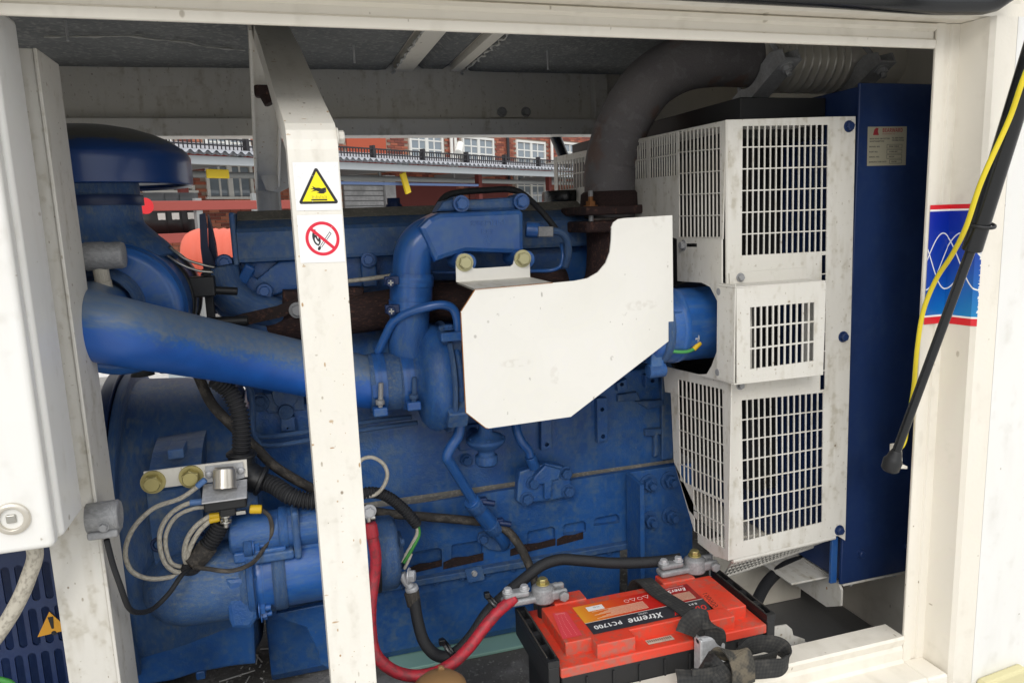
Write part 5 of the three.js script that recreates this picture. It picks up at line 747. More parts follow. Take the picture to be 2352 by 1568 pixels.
  add(j, 'gathered_end', [alignTo(new THREE.SphereGeometry(0.011, 16, 10).scale(1.3, 1, 1), TZ(7, 1310, 780, wz - 0.004), UP)], M.rubber);
  // corrugated harness
  const hn = thing('harness_conduit', 'black corrugated harness conduit with a T piece above the starter', 'conduit');
  add(hn, 'upper_conduit', corrugated([[...T(4, 1470, 1030), -0.3], [...T(4, 1560, 1100), -0.305], [...T(4, 1630, 1230), -0.3], [...T(4, 1655, 1370), -0.297], [...T(4, 1652, 1530), -0.296]], 0.0132, 0.0056, 420), M.rubber);
  add(hn, 'tee_piece', [sweep([TZ(7, 1655, -20, -0.296), TZ(7, 1655, 60, -0.296), TZ(7, 1665, 130, -0.296)], 0.018, 16, 20), sweep([TZ(7, 1660, 110, -0.296), TZ(7, 1740, 165, -0.292), TZ(7, 1800, 185, -0.288)], 0.0195, 16, 20), cyl(TZ(7, 1655, -12, -0.296), TZ(7, 1655, 12, -0.296), 0.021), cyl(TZ(7, 1775, 175, -0.289), TZ(7, 1805, 186, -0.288), 0.0222)], M.black);
  add(hn, 'right_conduit', corrugated([[...T(7, 1795, 182), -0.288], [...T(7, 1880, 215), -0.275], [...T(7, 1990, 285), -0.255], [...T(7, 2090, 315), -0.25], [...T(7, 2190, 320), -0.246], [...T(7, 2330, 325), -0.246]], 0.0128, 0.0056, 420), M.rubber);
  add(hn, 'branch_conduit', corrugated([[...T(7, 2290, 325), -0.246], [...T(8, 110, 280), -0.245], [...T(8, 200, 262), -0.25], [...T(8, 300, 282), -0.255], [...T(8, 420, 370), -0.26], [...T(8, 500, 460), -0.262], [...T(8, 522, 490), -0.262]], 0.0086, 0.0046, 500), M.rubber);
  const tw = thing('starter_lead', 'cream and green wires leaving the conduit for the starter end', 'wire');
  add(tw, 'cream_strand', [sweep([TZ(8, 515, 480, -0.262), TZ(8, 520, 540, -0.262), TZ(8, 470, 640, -0.26), TZ(8, 410, 740, -0.258)], 0.0028, 30, 8), sweep([TZ(8, 480, 680, -0.26), TZ(8, 455, 740, -0.255), TZ(8, 430, 790, -0.252)], 0.0024, 16, 8)], M.wireGrey);
  add(tw, 'green_strand', sweep([TZ(8, 524, 480, -0.262), TZ(8, 532, 550, -0.262), TZ(8, 490, 640, -0.258), TZ(8, 425, 745, -0.256)], 0.0028, 30, 8), M.green);
  single('loop_wire', 'thin cream wire looping out beside the support post', 'wire', sweep([TZ(8, 110, 70, -0.25), TZ(8, 150, 30, -0.245), TZ(8, 215, 22, -0.24), TZ(8, 290, 70, -0.238), TZ(8, 315, 140, -0.238), TZ(8, 285, 225, -0.24), TZ(8, 225, 280, -0.244), TZ(8, 130, 292, -0.246)], 0.0028, 60, 8), M.wireGrey);
  single('fuel_hose', 'long brown black hose winding along the crankcase', 'hose', pipe([[...T(4, 1340, 960), -0.37], [...T(4, 1390, 1080), -0.36], [...T(4, 1450, 1200), -0.35], [...T(4, 1580, 1340), -0.345], [...T(4, 1760, 1510), -0.345], [...T(7, 1880, 80), -0.35], [...T(7, 2150, 240), -0.36], [...T(8, 60, 350), -0.375], [...T(8, 290, 402), -0.385], [...T(8, 600, 430), -0.39], [...T(8, 880, 455), -0.395], [...T(8, 1060, 480), -0.398], [...T(8, 1160, 545), -0.385], [...T(8, 1240, 660), -0.37], [...T(8, 1300, 790), -0.36], [...T(8, 1340, 930), -0.35], [...T(8, 1350, 1100), -0.345]], 0.0076, 200, 16), M.dirtyRubber);
}

// ================================================================ battery, its strap and heavy cables
const ribbon = (pts, width, th = 0.0022, n = 60, twist) => {           // webbing: pts are [Vector3, across direction]
  const c = new THREE.CatmullRomCurve3(pts.map((p) => p[0]), false, 'centripetal'), a = new THREE.CatmullRomCurve3(pts.map((p) => p[1]), false, 'catmullrom'), pos = [], uv = [], idx = [], L = c.getLength();
  for (let i = 0; i <= n; i++) { const t = i / n, p = c.getPointAt(t), tan = c.getTangentAt(t), ut = c.getUtoTmapping(t), w = a.getPoint(ut).addScaledVector(tan, -a.getPoint(ut).dot(tan)).normalize(), nn = tan.clone().cross(w).normalize();
    [[-1, -1], [1, -1], [1, 1], [-1, 1]].forEach(([s, h]) => { const q = p.clone().addScaledVector(w, s * width / 2).addScaledVector(nn, h * th / 2); pos.push(q.x, q.y, q.z); uv.push(s * width / 2, t * L); }); }
  for (let i = 0; i < n; i++) for (let k = 0; k < 4; k++) { const p = i * 4 + k, q = i * 4 + (k + 1) % 4; idx.push(p, q, p + 4, q, q + 4, p + 4); }
  idx.push(0, 2, 1, 0, 3, 2); const o = n * 4; idx.push(o, o + 1, o + 2, o, o + 2, o + 3);
  const g = new THREE.BufferGeometry(); g.setAttribute('position', new THREE.Float32BufferAttribute(pos, 3)); g.setAttribute('uv', new THREE.Float32BufferAttribute(uv, 2)); g.setIndex(idx); const f = g.toNonIndexed(); f.computeVertexNormals(); return f;
};
{
  const X0 = 0.284, X1 = 0.619, Z0 = -0.032, Z1 = -0.186, YL = 1.122, YP = 1.1405, YB = 0.952;
  const b = thing('battery', 'red topped black battery strapped down just inside the sill', 'battery');
  add(b, 'case', [box(X0 + 0.016, X1 - 0.012, YB, YL - 0.0145, Z1 + 0.004, Z0 - 0.004, 0.004), ...Array.from({ length: 7 }, (_, i) => box(X0 + 0.05 + i * 0.038, X0 + 0.053 + i * 0.038, YB + 0.02, YL - 0.02, Z0 - 0.0045, Z0 - 0.0015, 0.001))], M.black);
  const lid = add(b, 'lid', [box(X0 + 0.0145, X1 - 0.011, YL - 0.014, YL, Z1, Z0, 0.0025)], M.redPlastic);
  add(lid, 'raised_top', [box(X0 + 0.031, X1 - 0.027, YL - 0.002, YP, Z1 + 0.03, Z0 - 0.026, 0.002)], M.redPlastic);
  add(lid, 'front_block', box(0.352, 0.408, YL - 0.002, YP + 0.0008, Z0 - 0.03, Z0 - 0.006, 0.002), M.redPlastic); add(lid, 'front_block', box(0.505, 0.56, YL - 0.002, YP + 0.0008, Z0 - 0.03, Z0 - 0.006, 0.002), M.redPlastic);
  add(lid, 'rear_block', box(0.335, 0.385, YL - 0.002, YP + 0.003, Z1 + 0.006, Z1 + 0.034, 0.002), M.redPlastic); add(lid, 'rear_block', box(0.51, 0.565, YL - 0.002, YP + 0.003, Z1 + 0.006, Z1 + 0.034, 0.002), M.redPlastic);
  for (const [a, c] of [[X0 - 0.002, X0 + 0.0135], [X1 - 0.010, X1 + 0.004]]) {
    const h = add(b, 'end_grip', box(a, c, YL - 0.03, YL + 0.003, Z1 + 0.006, Z0 - 0.002, 0.002), M.black), m = (a + c) / 2, gm = M.dirtyRubber;
    const frame = extrude([[a, -(Z0 - 0.002)], [c, -(Z0 - 0.002)], [c, -(Z1 + 0.006)], [a, -(Z1 + 0.006)]], 0.009, [Z0 - 0.02, (Z0 + Z1) / 2 + 0.022, (Z0 + Z1) / 2 - 0.012, Z1 + 0.03].map((z) => [[m - 0.004, -z - 0.012], [m + 0.004, -z - 0.012], [m + 0.004, -z + 0.012], [m - 0.004, -z + 0.012]])).rotateX(-Math.PI / 2).translate(0, YL + 0.0031, 0);
    add(h, 'slotted_top', metreUV(frame), M.black);
    add(h, 'grip_rail', [box(a + 0.001, a + 0.0026, YL + 0.0119, YL + 0.0136, Z1 + 0.012, Z0 - 0.012, 0.0006), box(c - 0.0026, c - 0.001, YL + 0.0119, YL + 0.0136, Z1 + 0.012, Z0 - 0.012, 0.0006)], gm);
  }
  // printed label, lying the other way up for the viewer
  const art = print(1400, 560, (g, w, h) => {
    const gr = g.createLinearGradient(0, 0, w, 0); gr.addColorStop(0, '#8e1016'); gr.addColorStop(0.45, '#c8281c'); gr.addColorStop(0.75, '#df5a1e'); gr.addColorStop(1, '#e8a12c'); g.fillStyle = gr; g.fillRect(0, 0, w, h);
    g.fillStyle = '#38363a'; g.fillRect(0, 0, w, 214); g.fillStyle = '#d0cdc6'; g.fillRect(0, 214, w, 8);
    g.textBaseline = 'middle'; g.font = 'italic bold 118px sans-serif'; g.fillStyle = '#e0302a'; g.fillText('ODYSSEY', 40, 66, 400); g.font = 'bold 44px sans-serif'; g.fillStyle = '#ececea'; g.fillText('B A T T E R Y', 110, 158, 320);
    g.font = 'italic bold 130px sans-serif'; g.fillText('Xtreme', 560, 92, 400); g.font = '36px sans-serif'; g.fillText('SERIES', 700, 180, 150); g.font = 'bold 92px sans-serif'; g.fillText('PC1700', 1030, 110, 320);
    g.fillStyle = '#f0efec'; g.font = 'italic bold 84px sans-serif'; g.fillText('EnerSys', 60, 470, 320); g.font = '24px sans-serif'; g.fillText('www.odysseybattery.com', 60, 534, 300);
    g.fillStyle = '#e9d9b8'; for (let i = 0; i < 9; i++) { g.fillRect(60, 260 + i * 17, 360 - (i % 3) * 40, 7); g.fillRect(640, 260 + i * 17, 600 - (i % 4) * 60, 7); }
    g.strokeStyle = '#f0efec'; g.lineWidth = 5; for (let i = 0; i < 4; i++) { g.beginPath(); if (i % 2) g.arc(560 + i * 80, 470, 26, 0, 7); else { g.moveTo(560 + i * 80, 440); g.lineTo(592 + i * 80, 498); g.lineTo(528 + i * 80, 498); g.closePath(); } g.stroke(); }
    g.fillStyle = '#ececea'; g.fillRect(1080, 420, 190, 90); g.fillStyle = '#555'; g.font = '34px sans-serif'; g.fillText('0146', 1120, 480, 100);
  });
  const y = YP + 0.0006, q = (t, a, c) => PY(...T(t, a, c), y);
  add(lid, 'printed_label', sheet(q(9, 215, 1060), q(8, 1732, 1236), q(8, 1585, 1052), q(9, 30, 888)), std({ map: art, roughness: 0.3 }), 'black and orange printed label');
  const pen = print(256, 128, (g) => { g.fillStyle = '#d9472f'; g.fillRect(0, 0, 256, 128); g.fillStyle = '#26191a'; g.font = 'italic 84px sans-serif'; g.fillText('606061', 12, 98, 232); });
  add(lid, 'handwritten_number', sheet(q(9, 285, 1052), q(9, 185, 940), q(9, 112, 950), q(9, 200, 1062)), std({ map: pen, roughness: 0.45 }), 'number 606061 written in black pen');
  const pink = print(128, 256, (g) => { g.fillStyle = '#d8444c'; g.fillRect(0, 0, 128, 256); g.fillStyle = '#ee8f8c'; for (let i = 0; i < 14; i++) { g.fillRect(26, 18 + i * 16, 6, 5); g.fillRect(60, 24 + i * 15, 5, 5); g.fillRect(92, 20 + i * 16, 6, 5); } g.font = 'bold 18px sans-serif'; g.fillText('WARNING', 20, 250, 90); });
  add(lid, 'care_label', sheet(q(8, 1655, 1240), q(8, 1520, 1268), q(8, 1450, 1092), q(8, 1545, 1078)), std({ map: pink, roughness: 0.4 }));
  const yl = YL + 0.0006, ql = (t, a, c) => PY(...T(t, a, c), yl), code = print(256, 64, (g) => { g.fillStyle = '#b9b4a4'; g.fillRect(0, 0, 256, 64); g.fillStyle = '#3a342c'; for (let i = 0; i < 48; i++) g.fillRect(10 + i * 5, 8, 1 + (i * 7 % 4), 30); g.font = '16px sans-serif'; g.fillText('TL 0146 24', 40, 58, 150); });
  add(lid, 'bar_code_label', sheet(ql(8, 2262, 1240), ql(8, 2085, 1278), ql(8, 2110, 1306), ql(8, 2290, 1268)), std({ map: code, roughness: 0.5 }));
  // terminal clamps
  const clampOf = (name, label, p, s) => { const t = thing(name, label, 'terminal', 'battery terminal clamps');
    add(t, 'post_ring', turned(V(p.x, p.y, p.z), V(p.x, p.y + 1, p.z), [[0, 0.008], [0, 0.016], [0.003, 0.0175], [0.02, 0.0165], [0.022, 0.013], [0.024, 0.009], [0.026, 0.0075], [0.026, 0]], 32), M.castGrey);
    add(t, 'post', cyl(V(p.x, YL - 0.002, p.z), V(p.x, p.y + 0.002, p.z), 0.009), M.black);
    bolt(t, V(p.x, p.y + 0.026, p.z), 0.0075, M.zinc, UP, 'top_bolt');
    add(t, 'cable_bar', [box(p.x - 0.062, p.x - 0.01, p.y + 0.002, p.y + 0.012, p.z - 0.012, p.z + 0.01, 0.004), box(p.x - 0.06, p.x - 0.022, p.y + 0.013, p.y + 0.022, p.z - 0.01, p.z + 0.008, 0.004)], M.castGrey);
    for (const dx of [-0.053, -0.028]) bolt(t, V(p.x + dx, p.y + 0.022, p.z - 0.001), 0.0058, M.galv, UP, 'bar_bolt');
    add(t, 'pinch_jaw', [box(p.x + 0.008, p.x + 0.034, p.y + 0.003, p.y + 0.018, p.z + 0.006, p.z + 0.014, 0.004), box(p.x + 0.008, p.x + 0.036, p.y + 0.003, p.y + 0.018, p.z - 0.014, p.z - 0.005, 0.004), cyl(V(p.x + 0.026, p.y + 0.01, p.z - 0.02), V(p.x + 0.026, p.y + 0.01, p.z + 0.02), 0.0045), cyl(V(p.x + 0.026, p.y + 0.01, p.z + 0.015), V(p.x + 0.026, p.y + 0.01, p.z + 0.022), 0.0078, 0.0078, 6)], M.castGrey); return t; };
  const t1 = TZ(8, 1385, 1000, -0.165), t2 = TZ(9, 82, 800, -0.172);
  clampOf('battery_terminal', 'grey terminal clamp on the left battery post with red cable', t1); 
  clampOf('battery_terminal', 'grey terminal clamp on the right battery post', t2);
  // ratchet strap over the lid
  const st = thing('battery_strap', 'black webbing strap over the battery with a bundled loose end', 'strap'), AX = V(1, 0, 0), w = 0.026;
  const sx = 0.492, o = (dx, yy, zz) => [V(sx + dx, yy, zz), V(1, 0, 0.12)];
  add(st, 'tie_down', ribbon([o(-0.012, YB + 0.02, Z1 - 0.004), o(-0.011, YL - 0.004, Z1 - 0.005), o(-0.008, YP + 0.004, Z1 + 0.012), o(-0.002, YP + 0.003, Z1 + 0.06), o(0.008, YP + 0.003, Z0 - 0.045), o(0.01, YP + 0.001, Z0 - 0.02), o(0.012, YL + 0.001, Z0 + 0.003), o(0.012, YL - 0.03, Z0 + 0.005), o(0.012, YB + 0.03, Z0 + 0.005)], w, 0.0022, 90), M.strap);
  const bk = V(sx + 0.016, YL - 0.012, Z0 + 0.016);
  add(st, 'buckle', [box(bk.x - 0.017, bk.x + 0.017, bk.y - 0.024, bk.y + 0.022, bk.z - 0.004, bk.z + 0.003, 0.003), box(bk.x - 0.019, bk.x - 0.014, bk.y - 0.028, bk.y + 0.024, bk.z - 0.012, bk.z + 0.006, 0.002), box(bk.x + 0.014, bk.x + 0.019, bk.y - 0.028, bk.y + 0.024, bk.z - 0.012, bk.z + 0.006, 0.002), cyl(V(bk.x - 0.019, bk.y + 0.02, bk.z - 0.002), V(bk.x + 0.019, bk.y + 0.02, bk.z - 0.002), 0.0045)], M.galv);
  const R = (t, x, yy, z, ax = [1, 0, 0.2]) => [TZ(t, x, yy, z), V(...ax)];
  add(st, 'upper_loop', ribbon([R(9, 20, 1230, -0.03, [0.8, -0.5, 0.3]), R(9, 50, 1170, -0.025, [0.6, -0.5, 0.6]), R(9, 110, 1130, -0.018, [0.4, -0.6, 0.7]), R(9, 190, 1150, -0.012, [0.3, -0.5, 0.8]), R(9, 225, 1230, -0.012, [0.8, -0.2, 0.5]), R(9, 225, 1330, -0.016, [0.95, 0.2, 0.2]), R(9, 200, 1400, -0.022, [0.95, 0.2, 0.2])], 0.027, 0.0022, 60), M.strap);
  add(st, 'loose_end', [
    ribbon([R(9, 400, 1365, 0.0, [0.2, 0.9, 0.3]), R(9, 470, 1310, 0.004, [0.3, 0.9, 0.3]), R(9, 590, 1300, 0.008, [0.1, 1, 0.2]), R(9, 690, 1340, 0.01, [0, 1, 0.2]), R(9, 722, 1400, 0.018, [0, 1, 0.1]), R(9, 690, 1455, 0.024, [0, 1, 0.1]), R(9, 590, 1470, 0.026, [0.1, 1, 0]), R(9, 450, 1480, 0.026, [0.1, 1, 0]), R(9, 300, 1500, 0.026, [0.1, 1, 0]), R(9, 180, 1530, 0.024, [0.1, 1, 0]), R(9, 60, 1540, 0.022, [0.1, 1, 0])], 0.027, 0.0022, 110),
    ribbon([R(9, 640, 1400, 0.006, [0, 1, 0.2]), R(9, 560, 1430, 0.01, [0.2, 1, 0.1]), R(9, 420, 1450, 0.014, [0.1, 1, 0.2]), R(9, 260, 1480, 0.016, [0.1, 1, 0.3]), R(9, 130, 1480, 0.014, [0.1, 1, 0.3])], 0.026, 0.0022, 50),
    ribbon([R(9, 30, 1480, 0.012, [1, 0, 0.1]), R(9, 40, 1530, 0.022, [1, 0, 0.1]), R(9, 40, 1640, 0.024, [1, 0, 0.1])], 0.03, 0.0022, 20),
    ribbon([R(9, 150, 1410, 0.0, [0.5, 0.6, 0.3]), R(9, 200, 1440, 0.018, [0.5, 0.7, 0.2]), R(9, 270, 1530, 0.03, [0.6, 0.7, 0]), R(9, 300, 1620, 0.03, [0.6, 0.7, 0])], 0.026, 0.0022, 30)], M.strap);
  const dirtyStrap = std({ map: rep(texture(256, 256, (u, v) => { const b2 = fbm(u, v, 6, 4, 65), wv = 0.5 + 0.5 * Math.sin(u * 6.2832 * 16) * Math.sin(v * 6.2832 * 16); return mix3(mix3([50, 49, 46], [98, 90, 76], sm(0.4, 0.65, b2)), [120, 112, 98], wv * 0.25); }), 12), roughness: 0.9 });
  add(st, 'binding_wrap', ribbon([R(9, 250, 1395, 0.008, [0.9, -0.3, 0.3]), R(9, 320, 1352, 0.02, [0.9, -0.2, 0.3]), R(9, 385, 1375, 0.034, [0.95, 0.05, 0.1]), R(9, 415, 1450, 0.04, [1, 0.1, 0]), R(9, 420, 1540, 0.042, [1, 0.1, 0]), R(9, 418, 1590, 0.036, [1, 0.1, 0])], 0.033, 0.0024, 40), dirtyStrap, 'dusty brown binding wrap');
  // battery tray and bits on the floor beside it
  const tr = thing('battery_tray', 'white steel tray and clamp plate beside the battery', 'tray');
  add(tr, 'tray_floor', box(0.27, 0.66, 0.934, 0.9515, -0.21, -0.012, 0.002), M.grime);
  add(tr, 'tray_lip', plateZ([[605, 1190], [720, 1172], [752, 1200], [762, 1245], [840, 1270], [840, 1320], [610, 1290]].map(([x, y]) => T(9, x, y)), -0.075, 0.003), M.grime);
  const cp = [PY(...T(9, 640, 1280), 0.985), PY(...T(9, 830, 1290), 0.985), PY(...T(9, 1010, 1365), 0.985), PY(...T(9, 860, 1420), 0.985)]; add(tr, 'clamp_plate', metreUV(extrude(cp.map((p) => [p.x, -p.z]), 0.004).rotateX(-Math.PI / 2).translate(0, 0.984, 0)), M.grime); add(tr, 'clamp_foot', box(0.66, 0.72, 0.9515, 0.9838, -0.09, -0.07, 0.002), M.grime); bolt(tr, PY(...T(9, 870, 1350), 0.989), 0.0075, M.castGrey, UP);
  // heavy cables
  const rc = thing('red_cable', 'thick red battery cable from the starter down to the left terminal', 'cable');
  add(rc, 'insulation', sweep([TZ(8, 195, 470, -0.225), TZ(8, 215, 580, -0.222), TZ(8, 235, 700, -0.22), TZ(8, 225, 850, -0.215), TZ(8, 205, 1000, -0.2), TZ(8, 200, 1180, -0.18), TZ(8, 235, 1370, -0.16), TZ(8, 350, 1480, -0.145), TZ(8, 480, 1518, -0.135), TZ(8, 620, 1505, -0.13), TZ(8, 760, 1435, -0.13), TZ(8, 880, 1320, -0.14), TZ(8, 980, 1190, -0.148), TZ(8, 1080, 1075, -0.155), TZ(8, 1190, 985, -0.163)], 0.0082, 160, 20), M.redCable);
  add(rc, 'shrink_sleeve', cyl(TZ(8, 197, 480, -0.225), TZ(8, 212, 570, -0.222), 0.0096), M.redCable); add(rc, 'cable_lug', [box(TZ(8, 172, 420, -0.225).x, TZ(8, 200, 420, -0.225).x, TZ(8, 185, 470, -0.225).y, TZ(8, 185, 380, -0.225).y, -0.228, -0.222, 0.002)], M.steel); bolt(rc, TZ(8, 190, 390, -0.222), 0.0075, M.galv);
  const bc = thing('black_cable', 'thick black cable from the starter end looping to the right terminal', 'cable');
  const cpts = [TZ(8, 490, 930, -0.24), TZ(8, 500, 1000, -0.235), TZ(8, 525, 1150, -0.22), TZ(8, 570, 1290, -0.2), TZ(8, 640, 1370, -0.185), TZ(8, 720, 1388, -0.172), TZ(8, 800, 1350, -0.168), TZ(8, 900, 1240, -0.175), TZ(8, 1000, 1090, -0.185), TZ(8, 1130, 960, -0.2), TZ(8, 1260, 850, -0.215), TZ(8, 1380, 760, -0.22), TZ(8, 1500, 722, -0.22), TZ(8, 1640, 728, -0.215), TZ(8, 1850, 745, -0.205), TZ(8, 2080, 742, -0.195), TZ(8, 2240, 728, -0.185), TZ(8, 2330, 715, -0.178)];
  add(bc, 'insulation', sweep(cpts, 0.0086, 200, 20), M.rubber);
  add(bc, 'cable_lug', [sweep([TZ(8, 415, 815, -0.245), TZ(8, 440, 870, -0.242), TZ(8, 478, 912, -0.24)], 0.0058, 14, 12), cyl(TZ(8, 475, 905, -0.24), TZ(8, 490, 940, -0.24), 0.0098)], M.galv); add(bc, 'tape_wrap', cyl(TZ(8, 480, 940, -0.239), TZ(8, 500, 1040, -0.235), 0.0112, 0.0102), M.dirtyRubber); bolt(bc, TZ(8, 460, 835, -0.236), 0.009, M.galv, V(1, 0, 0.4));
  for (const [x, y2, z, dx, dy] of [[1078, 1060, -0.158, 90, -95], [770, 1385, -0.142, 80, -65]]) { const p = TZ(8, x, y2, z), d = TZ(8, x + dx, y2 + dy, z).sub(p); add(bc, 'cable_tie', alignTo(new THREE.TorusGeometry(0.0135, 0.0014, 8, 32).scale(1, 1.3, 2), p.clone().add(V(-0.004, 0.004, -0.012)), d, FRONT), M.blackGloss); add(bc, 'tie_head', box(p.x - 0.018, p.x - 0.01, p.y + 0.016, p.y + 0.024, p.z - 0.012, p.z - 0.004, 0.001), M.blackGloss); }
  // handle of something brown standing on the tray floor
  const jug = thing('brown_cap', 'round brown plastic cap with a tab at the bottom edge', 'cap'), jc = TZ(8, 680, 1640, -0.06);
  add(jug, 'cap', turned(jc.clone().add(V(0, -0.03, 0)), jc.clone().add(UP), [[0, 0], [0, 0.036], [0.03, 0.036], [0.042, 0.033], [0.05, 0.024], [0.054, 0.01], [0.054, 0]], 40), std({ color: 0x8a6a45, roughness: 0.5 }));
  add(jug, 'tab', metreUV(extrude(T8z([[660, 1500], [668, 1462], [690, 1455], [708, 1465], [712, 1520], [705, 1560], [662, 1560]], -0.075), 0.006, null, 0.0015).translate(0, 0, -0.08)), std({ color: 0x8a6a45, roughness: 0.5 }));
  add(jug, 'bottle', cyl(V(jc.x, FLOOR + 0.001, jc.z), V(jc.x, jc.y - 0.028, jc.z), 0.03), M.black);
}
function T8z(l, z) { return l.map(([x, y]) => { const p = TZ(8, x, y, z); return [p.x, p.y]; }); }
{ // swarf and chips lying on the tray
  seedState = 777; const chips = [], c = PY(...T(7, 1950, 1350), FLOOR + 0.001);
  for (let i = 0; i < 70; i++) { const x = c.x + rr(-0.1, 0.13), z = c.z + rr(-0.12, 0.1), l = i < 14 ? rr(0.02, 0.06) : rr(0.002, 0.01), a = rr(0, 3.1); chips.push(box(-l / 2, l / 2, 0, 0.0015, -0.0012, 0.0012, 0.0004).rotateY(a).translate(x, FLOOR + 0.0008, z)); }
  const m = add(scene, 'metal_shavings', chips, M.whiteClean); m.userData = { label: 'pale shavings scattered on the tray floor', category: 'debris', kind: 'stuff' };
}

// ================================================================ the yard behind
{
  const TH = Math.atan2(0.587, 0.81), U = V(Math.cos(TH), 0, -Math.sin(TH)), N = V(Math.sin(TH), 0, Math.cos(TH));
  const O = EYE.clone().addScaledVector(dirOf(1000, 450), 22 / FOCAL); O.y = 0;
  const loc = (px, py, off = 0) => { const d = dirOf(px, py), t = (off - EYE.clone().sub(O).dot(N)) / d.dot(N), p = EYE.clone().addScaledVector(d, t).sub(O); return { x: p.dot(U), y: p.y }; };
  const place = (o) => { o.position.copy(O); o.rotation.y = TH; return o; };
  const bricks = [[146, 84, 66], [160, 92, 70], [132, 72, 58], [170, 106, 82], [120, 66, 56]].map((c) => std({ color: new THREE.Color(c[0] / 255, c[1] / 255, c[2] / 255).convertSRGBToLinear(), roughness: 0.9 }));
  const mortar = std({ color: 0x9a8a7c, roughness: 0.95 }), frameW = std({ color: 0xd9d8d2, roughness: 0.5 }), glass = std({ color: 0x7d8890, roughness: 0.08, metalness: 0.0, clearcoat: 1, clearcoatRoughness: 0.04 });
  const maroon = std({ color: 0x6b2f2a, roughness: 0.8 }), orange = std({ color: 0xb05236, roughness: 0.75 }), greyM = std({ map: rep(greyMetalTex, 0.3), roughness: 0.55 }), railGrey = std({ color: 0x8d9090, roughness: 0.5 }), darkM = std({ color: 0x2b2a2e, roughness: 0.7 });
  const bd = thing('brick_building', 'red brick industrial building with white windows across the yard', 'building'); place(bd);
  const wins = [[361, 392, 300, 337], [464, 573, 300, 338], [937, 1017.5, 296, 364], [1059.6, 1134, 315, 370], [1183.6, 1252, 324, 380], [1291, 1352, 329, 386], [467, 582, 374, 452], [1184, 1252, 400, 470], [330, 445, 425, 437]].map(([a, b, t, m]) => { const p = loc(a, t), q = loc(b, m), r = loc(b, t), s = loc(a, m); return [p.x, q.x, (q.y + s.y) / 2 - (a > 450 ? 0 : 0), (p.y + r.y) / 2]; });
  const doorA = (() => { const p = loc(793, 300), q = loc(886, 354); return [p.x, q.x, q.y, p.y + 1]; })(), shut = (() => { const p = loc(785, 400), q = loc(880, 480); return [p.x, q.x, 0, p.y]; })();
  const openings = [...wins, doorA, shut], X0 = loc(320, 400).x, X1 = loc(1420, 380).x, H = 5.2;
  add(bd, 'wall', box(X0 - 6, X1 + 8, 0, H + 3, -0.6, -0.012, 0), mortar);
  { const geo = new THREE.BoxGeometry(0.248, 0.063, 0.03), list = [], yTop = 4.6, yLow = 1.0, hit = (x, y) => openings.some(([a, b, c, d]) => x + 0.124 > a && x - 0.124 < b && y + 0.032 > c && y - 0.032 < d);
    for (let r = 0, y = yLow; y < yTop; r++, y += 0.075) for (let x = X0 + (r % 2) * 0.13; x < X1; x += 0.26) if (!hit(x, y)) list.push([x, y]);
    seedState = 4242; const sorted = list.map((p) => ({ p, k: (p[1] > 3.0 ? 0 : 100) + Math.abs(p[0] - loc(900, 330).x) * 0.35 + (p[1] > 4.2 ? 40 : 0) })).sort((a, b) => a.k - b.k).map((q) => q.p);
    const rest = bricks.map(() => []);
    sorted.forEach(([x, y], i) => { const v = Math.floor(rnd() * bricks.length), dz = rr(-0.004, 0.004); if (i < 290) { const m = shadowed(new THREE.Mesh(geo, bricks[v])); m.name = 'brick'; m.position.set(x, y, dz); bd.add(m); } else rest[v].push(geo.clone().translate(x, y, dz)); });
    rest.forEach((l, i) => { if (!l.length) return; const m = add(bd, 'brickwork', l, bricks[i]); m.userData.kind = 'stuff'; });
  }
  wins.forEach(([a, b, c, d], i) => {
    const f = 0.07, cols = i === 8 ? 1 : i < 2 || i > 5 ? 4 : 4, rows = i === 8 ? 1 : i === 6 ? 1 : 3, w = add(bd, 'window', [box(a, a + f, c, d, -0.01, 0.05, 0), box(b - f, b, c, d, -0.01, 0.05, 0), box(a + f, b - f, d - f, d, -0.01, 0.05, 0), box(a - 0.05, b + 0.05, c - 0.05, c, -0.01, 0.09, 0), box((a + b) / 2 - 0.06, (a + b) / 2 + 0.06, c, d - f, -0.009, 0.045, 0)], frameW);
    const cw = (b - a - 2 * f) / cols, rh = (d - f - c) / rows;
    for (let k = 0; k < cols; k++) for (let r = 0; r < rows; r++) add(w, 'pane', box(a + f + k * cw + 0.02, a + f + (k + 1) * cw - 0.02, c + r * rh + 0.02, c + (r + 1) * rh - 0.02, 0.0, 0.012, 0), glass);
    const bars = []; for (let k = 1; k < cols; k++) if (k * 2 !== cols) bars.push(box(a + f + k * cw - 0.022, a + f + k * cw + 0.022, c, d - f, 0, 0.03, 0)); for (let r = 1; r < rows; r++) bars.push(box(a + f, b - f, c + r * rh - 0.02, c + r * rh + 0.02, 0, 0.028, 0)); if (bars.length) add(w, 'glazing_bar', bars, frameW);
  });
  add(bd, 'orange_panel', box(doorA[0], doorA[1], doorA[2], doorA[3], -0.01, 0.03, 0), orange);
  { const p = loc(700, 354), q = loc(1260, 372); add(bd, 'painted_band', box(X0, X1, p.y - 0.22, p.y - 0.02, 0.022, 0.045, 0), std({ color: 0xa04a40, roughness: 0.8 })); }
  { const sl = []; const n = 22; const sh = add(bd, 'shutter', box(shut[0], shut[1], 0, shut[3], -0.01, 0.01, 0), railGrey); for (let i = 0; i < n; i++) add(sh, 'slat', box(shut[0], shut[1], shut[3] * i / n, shut[3] * (i + 0.86) / n, 0.012, 0.05, 0.01), greyM); add(sh, 'guide_rail', box(shut[1] + 0.02, shut[1] + 0.4, 0, shut[3], 0.0, 0.12, 0), greyM); }
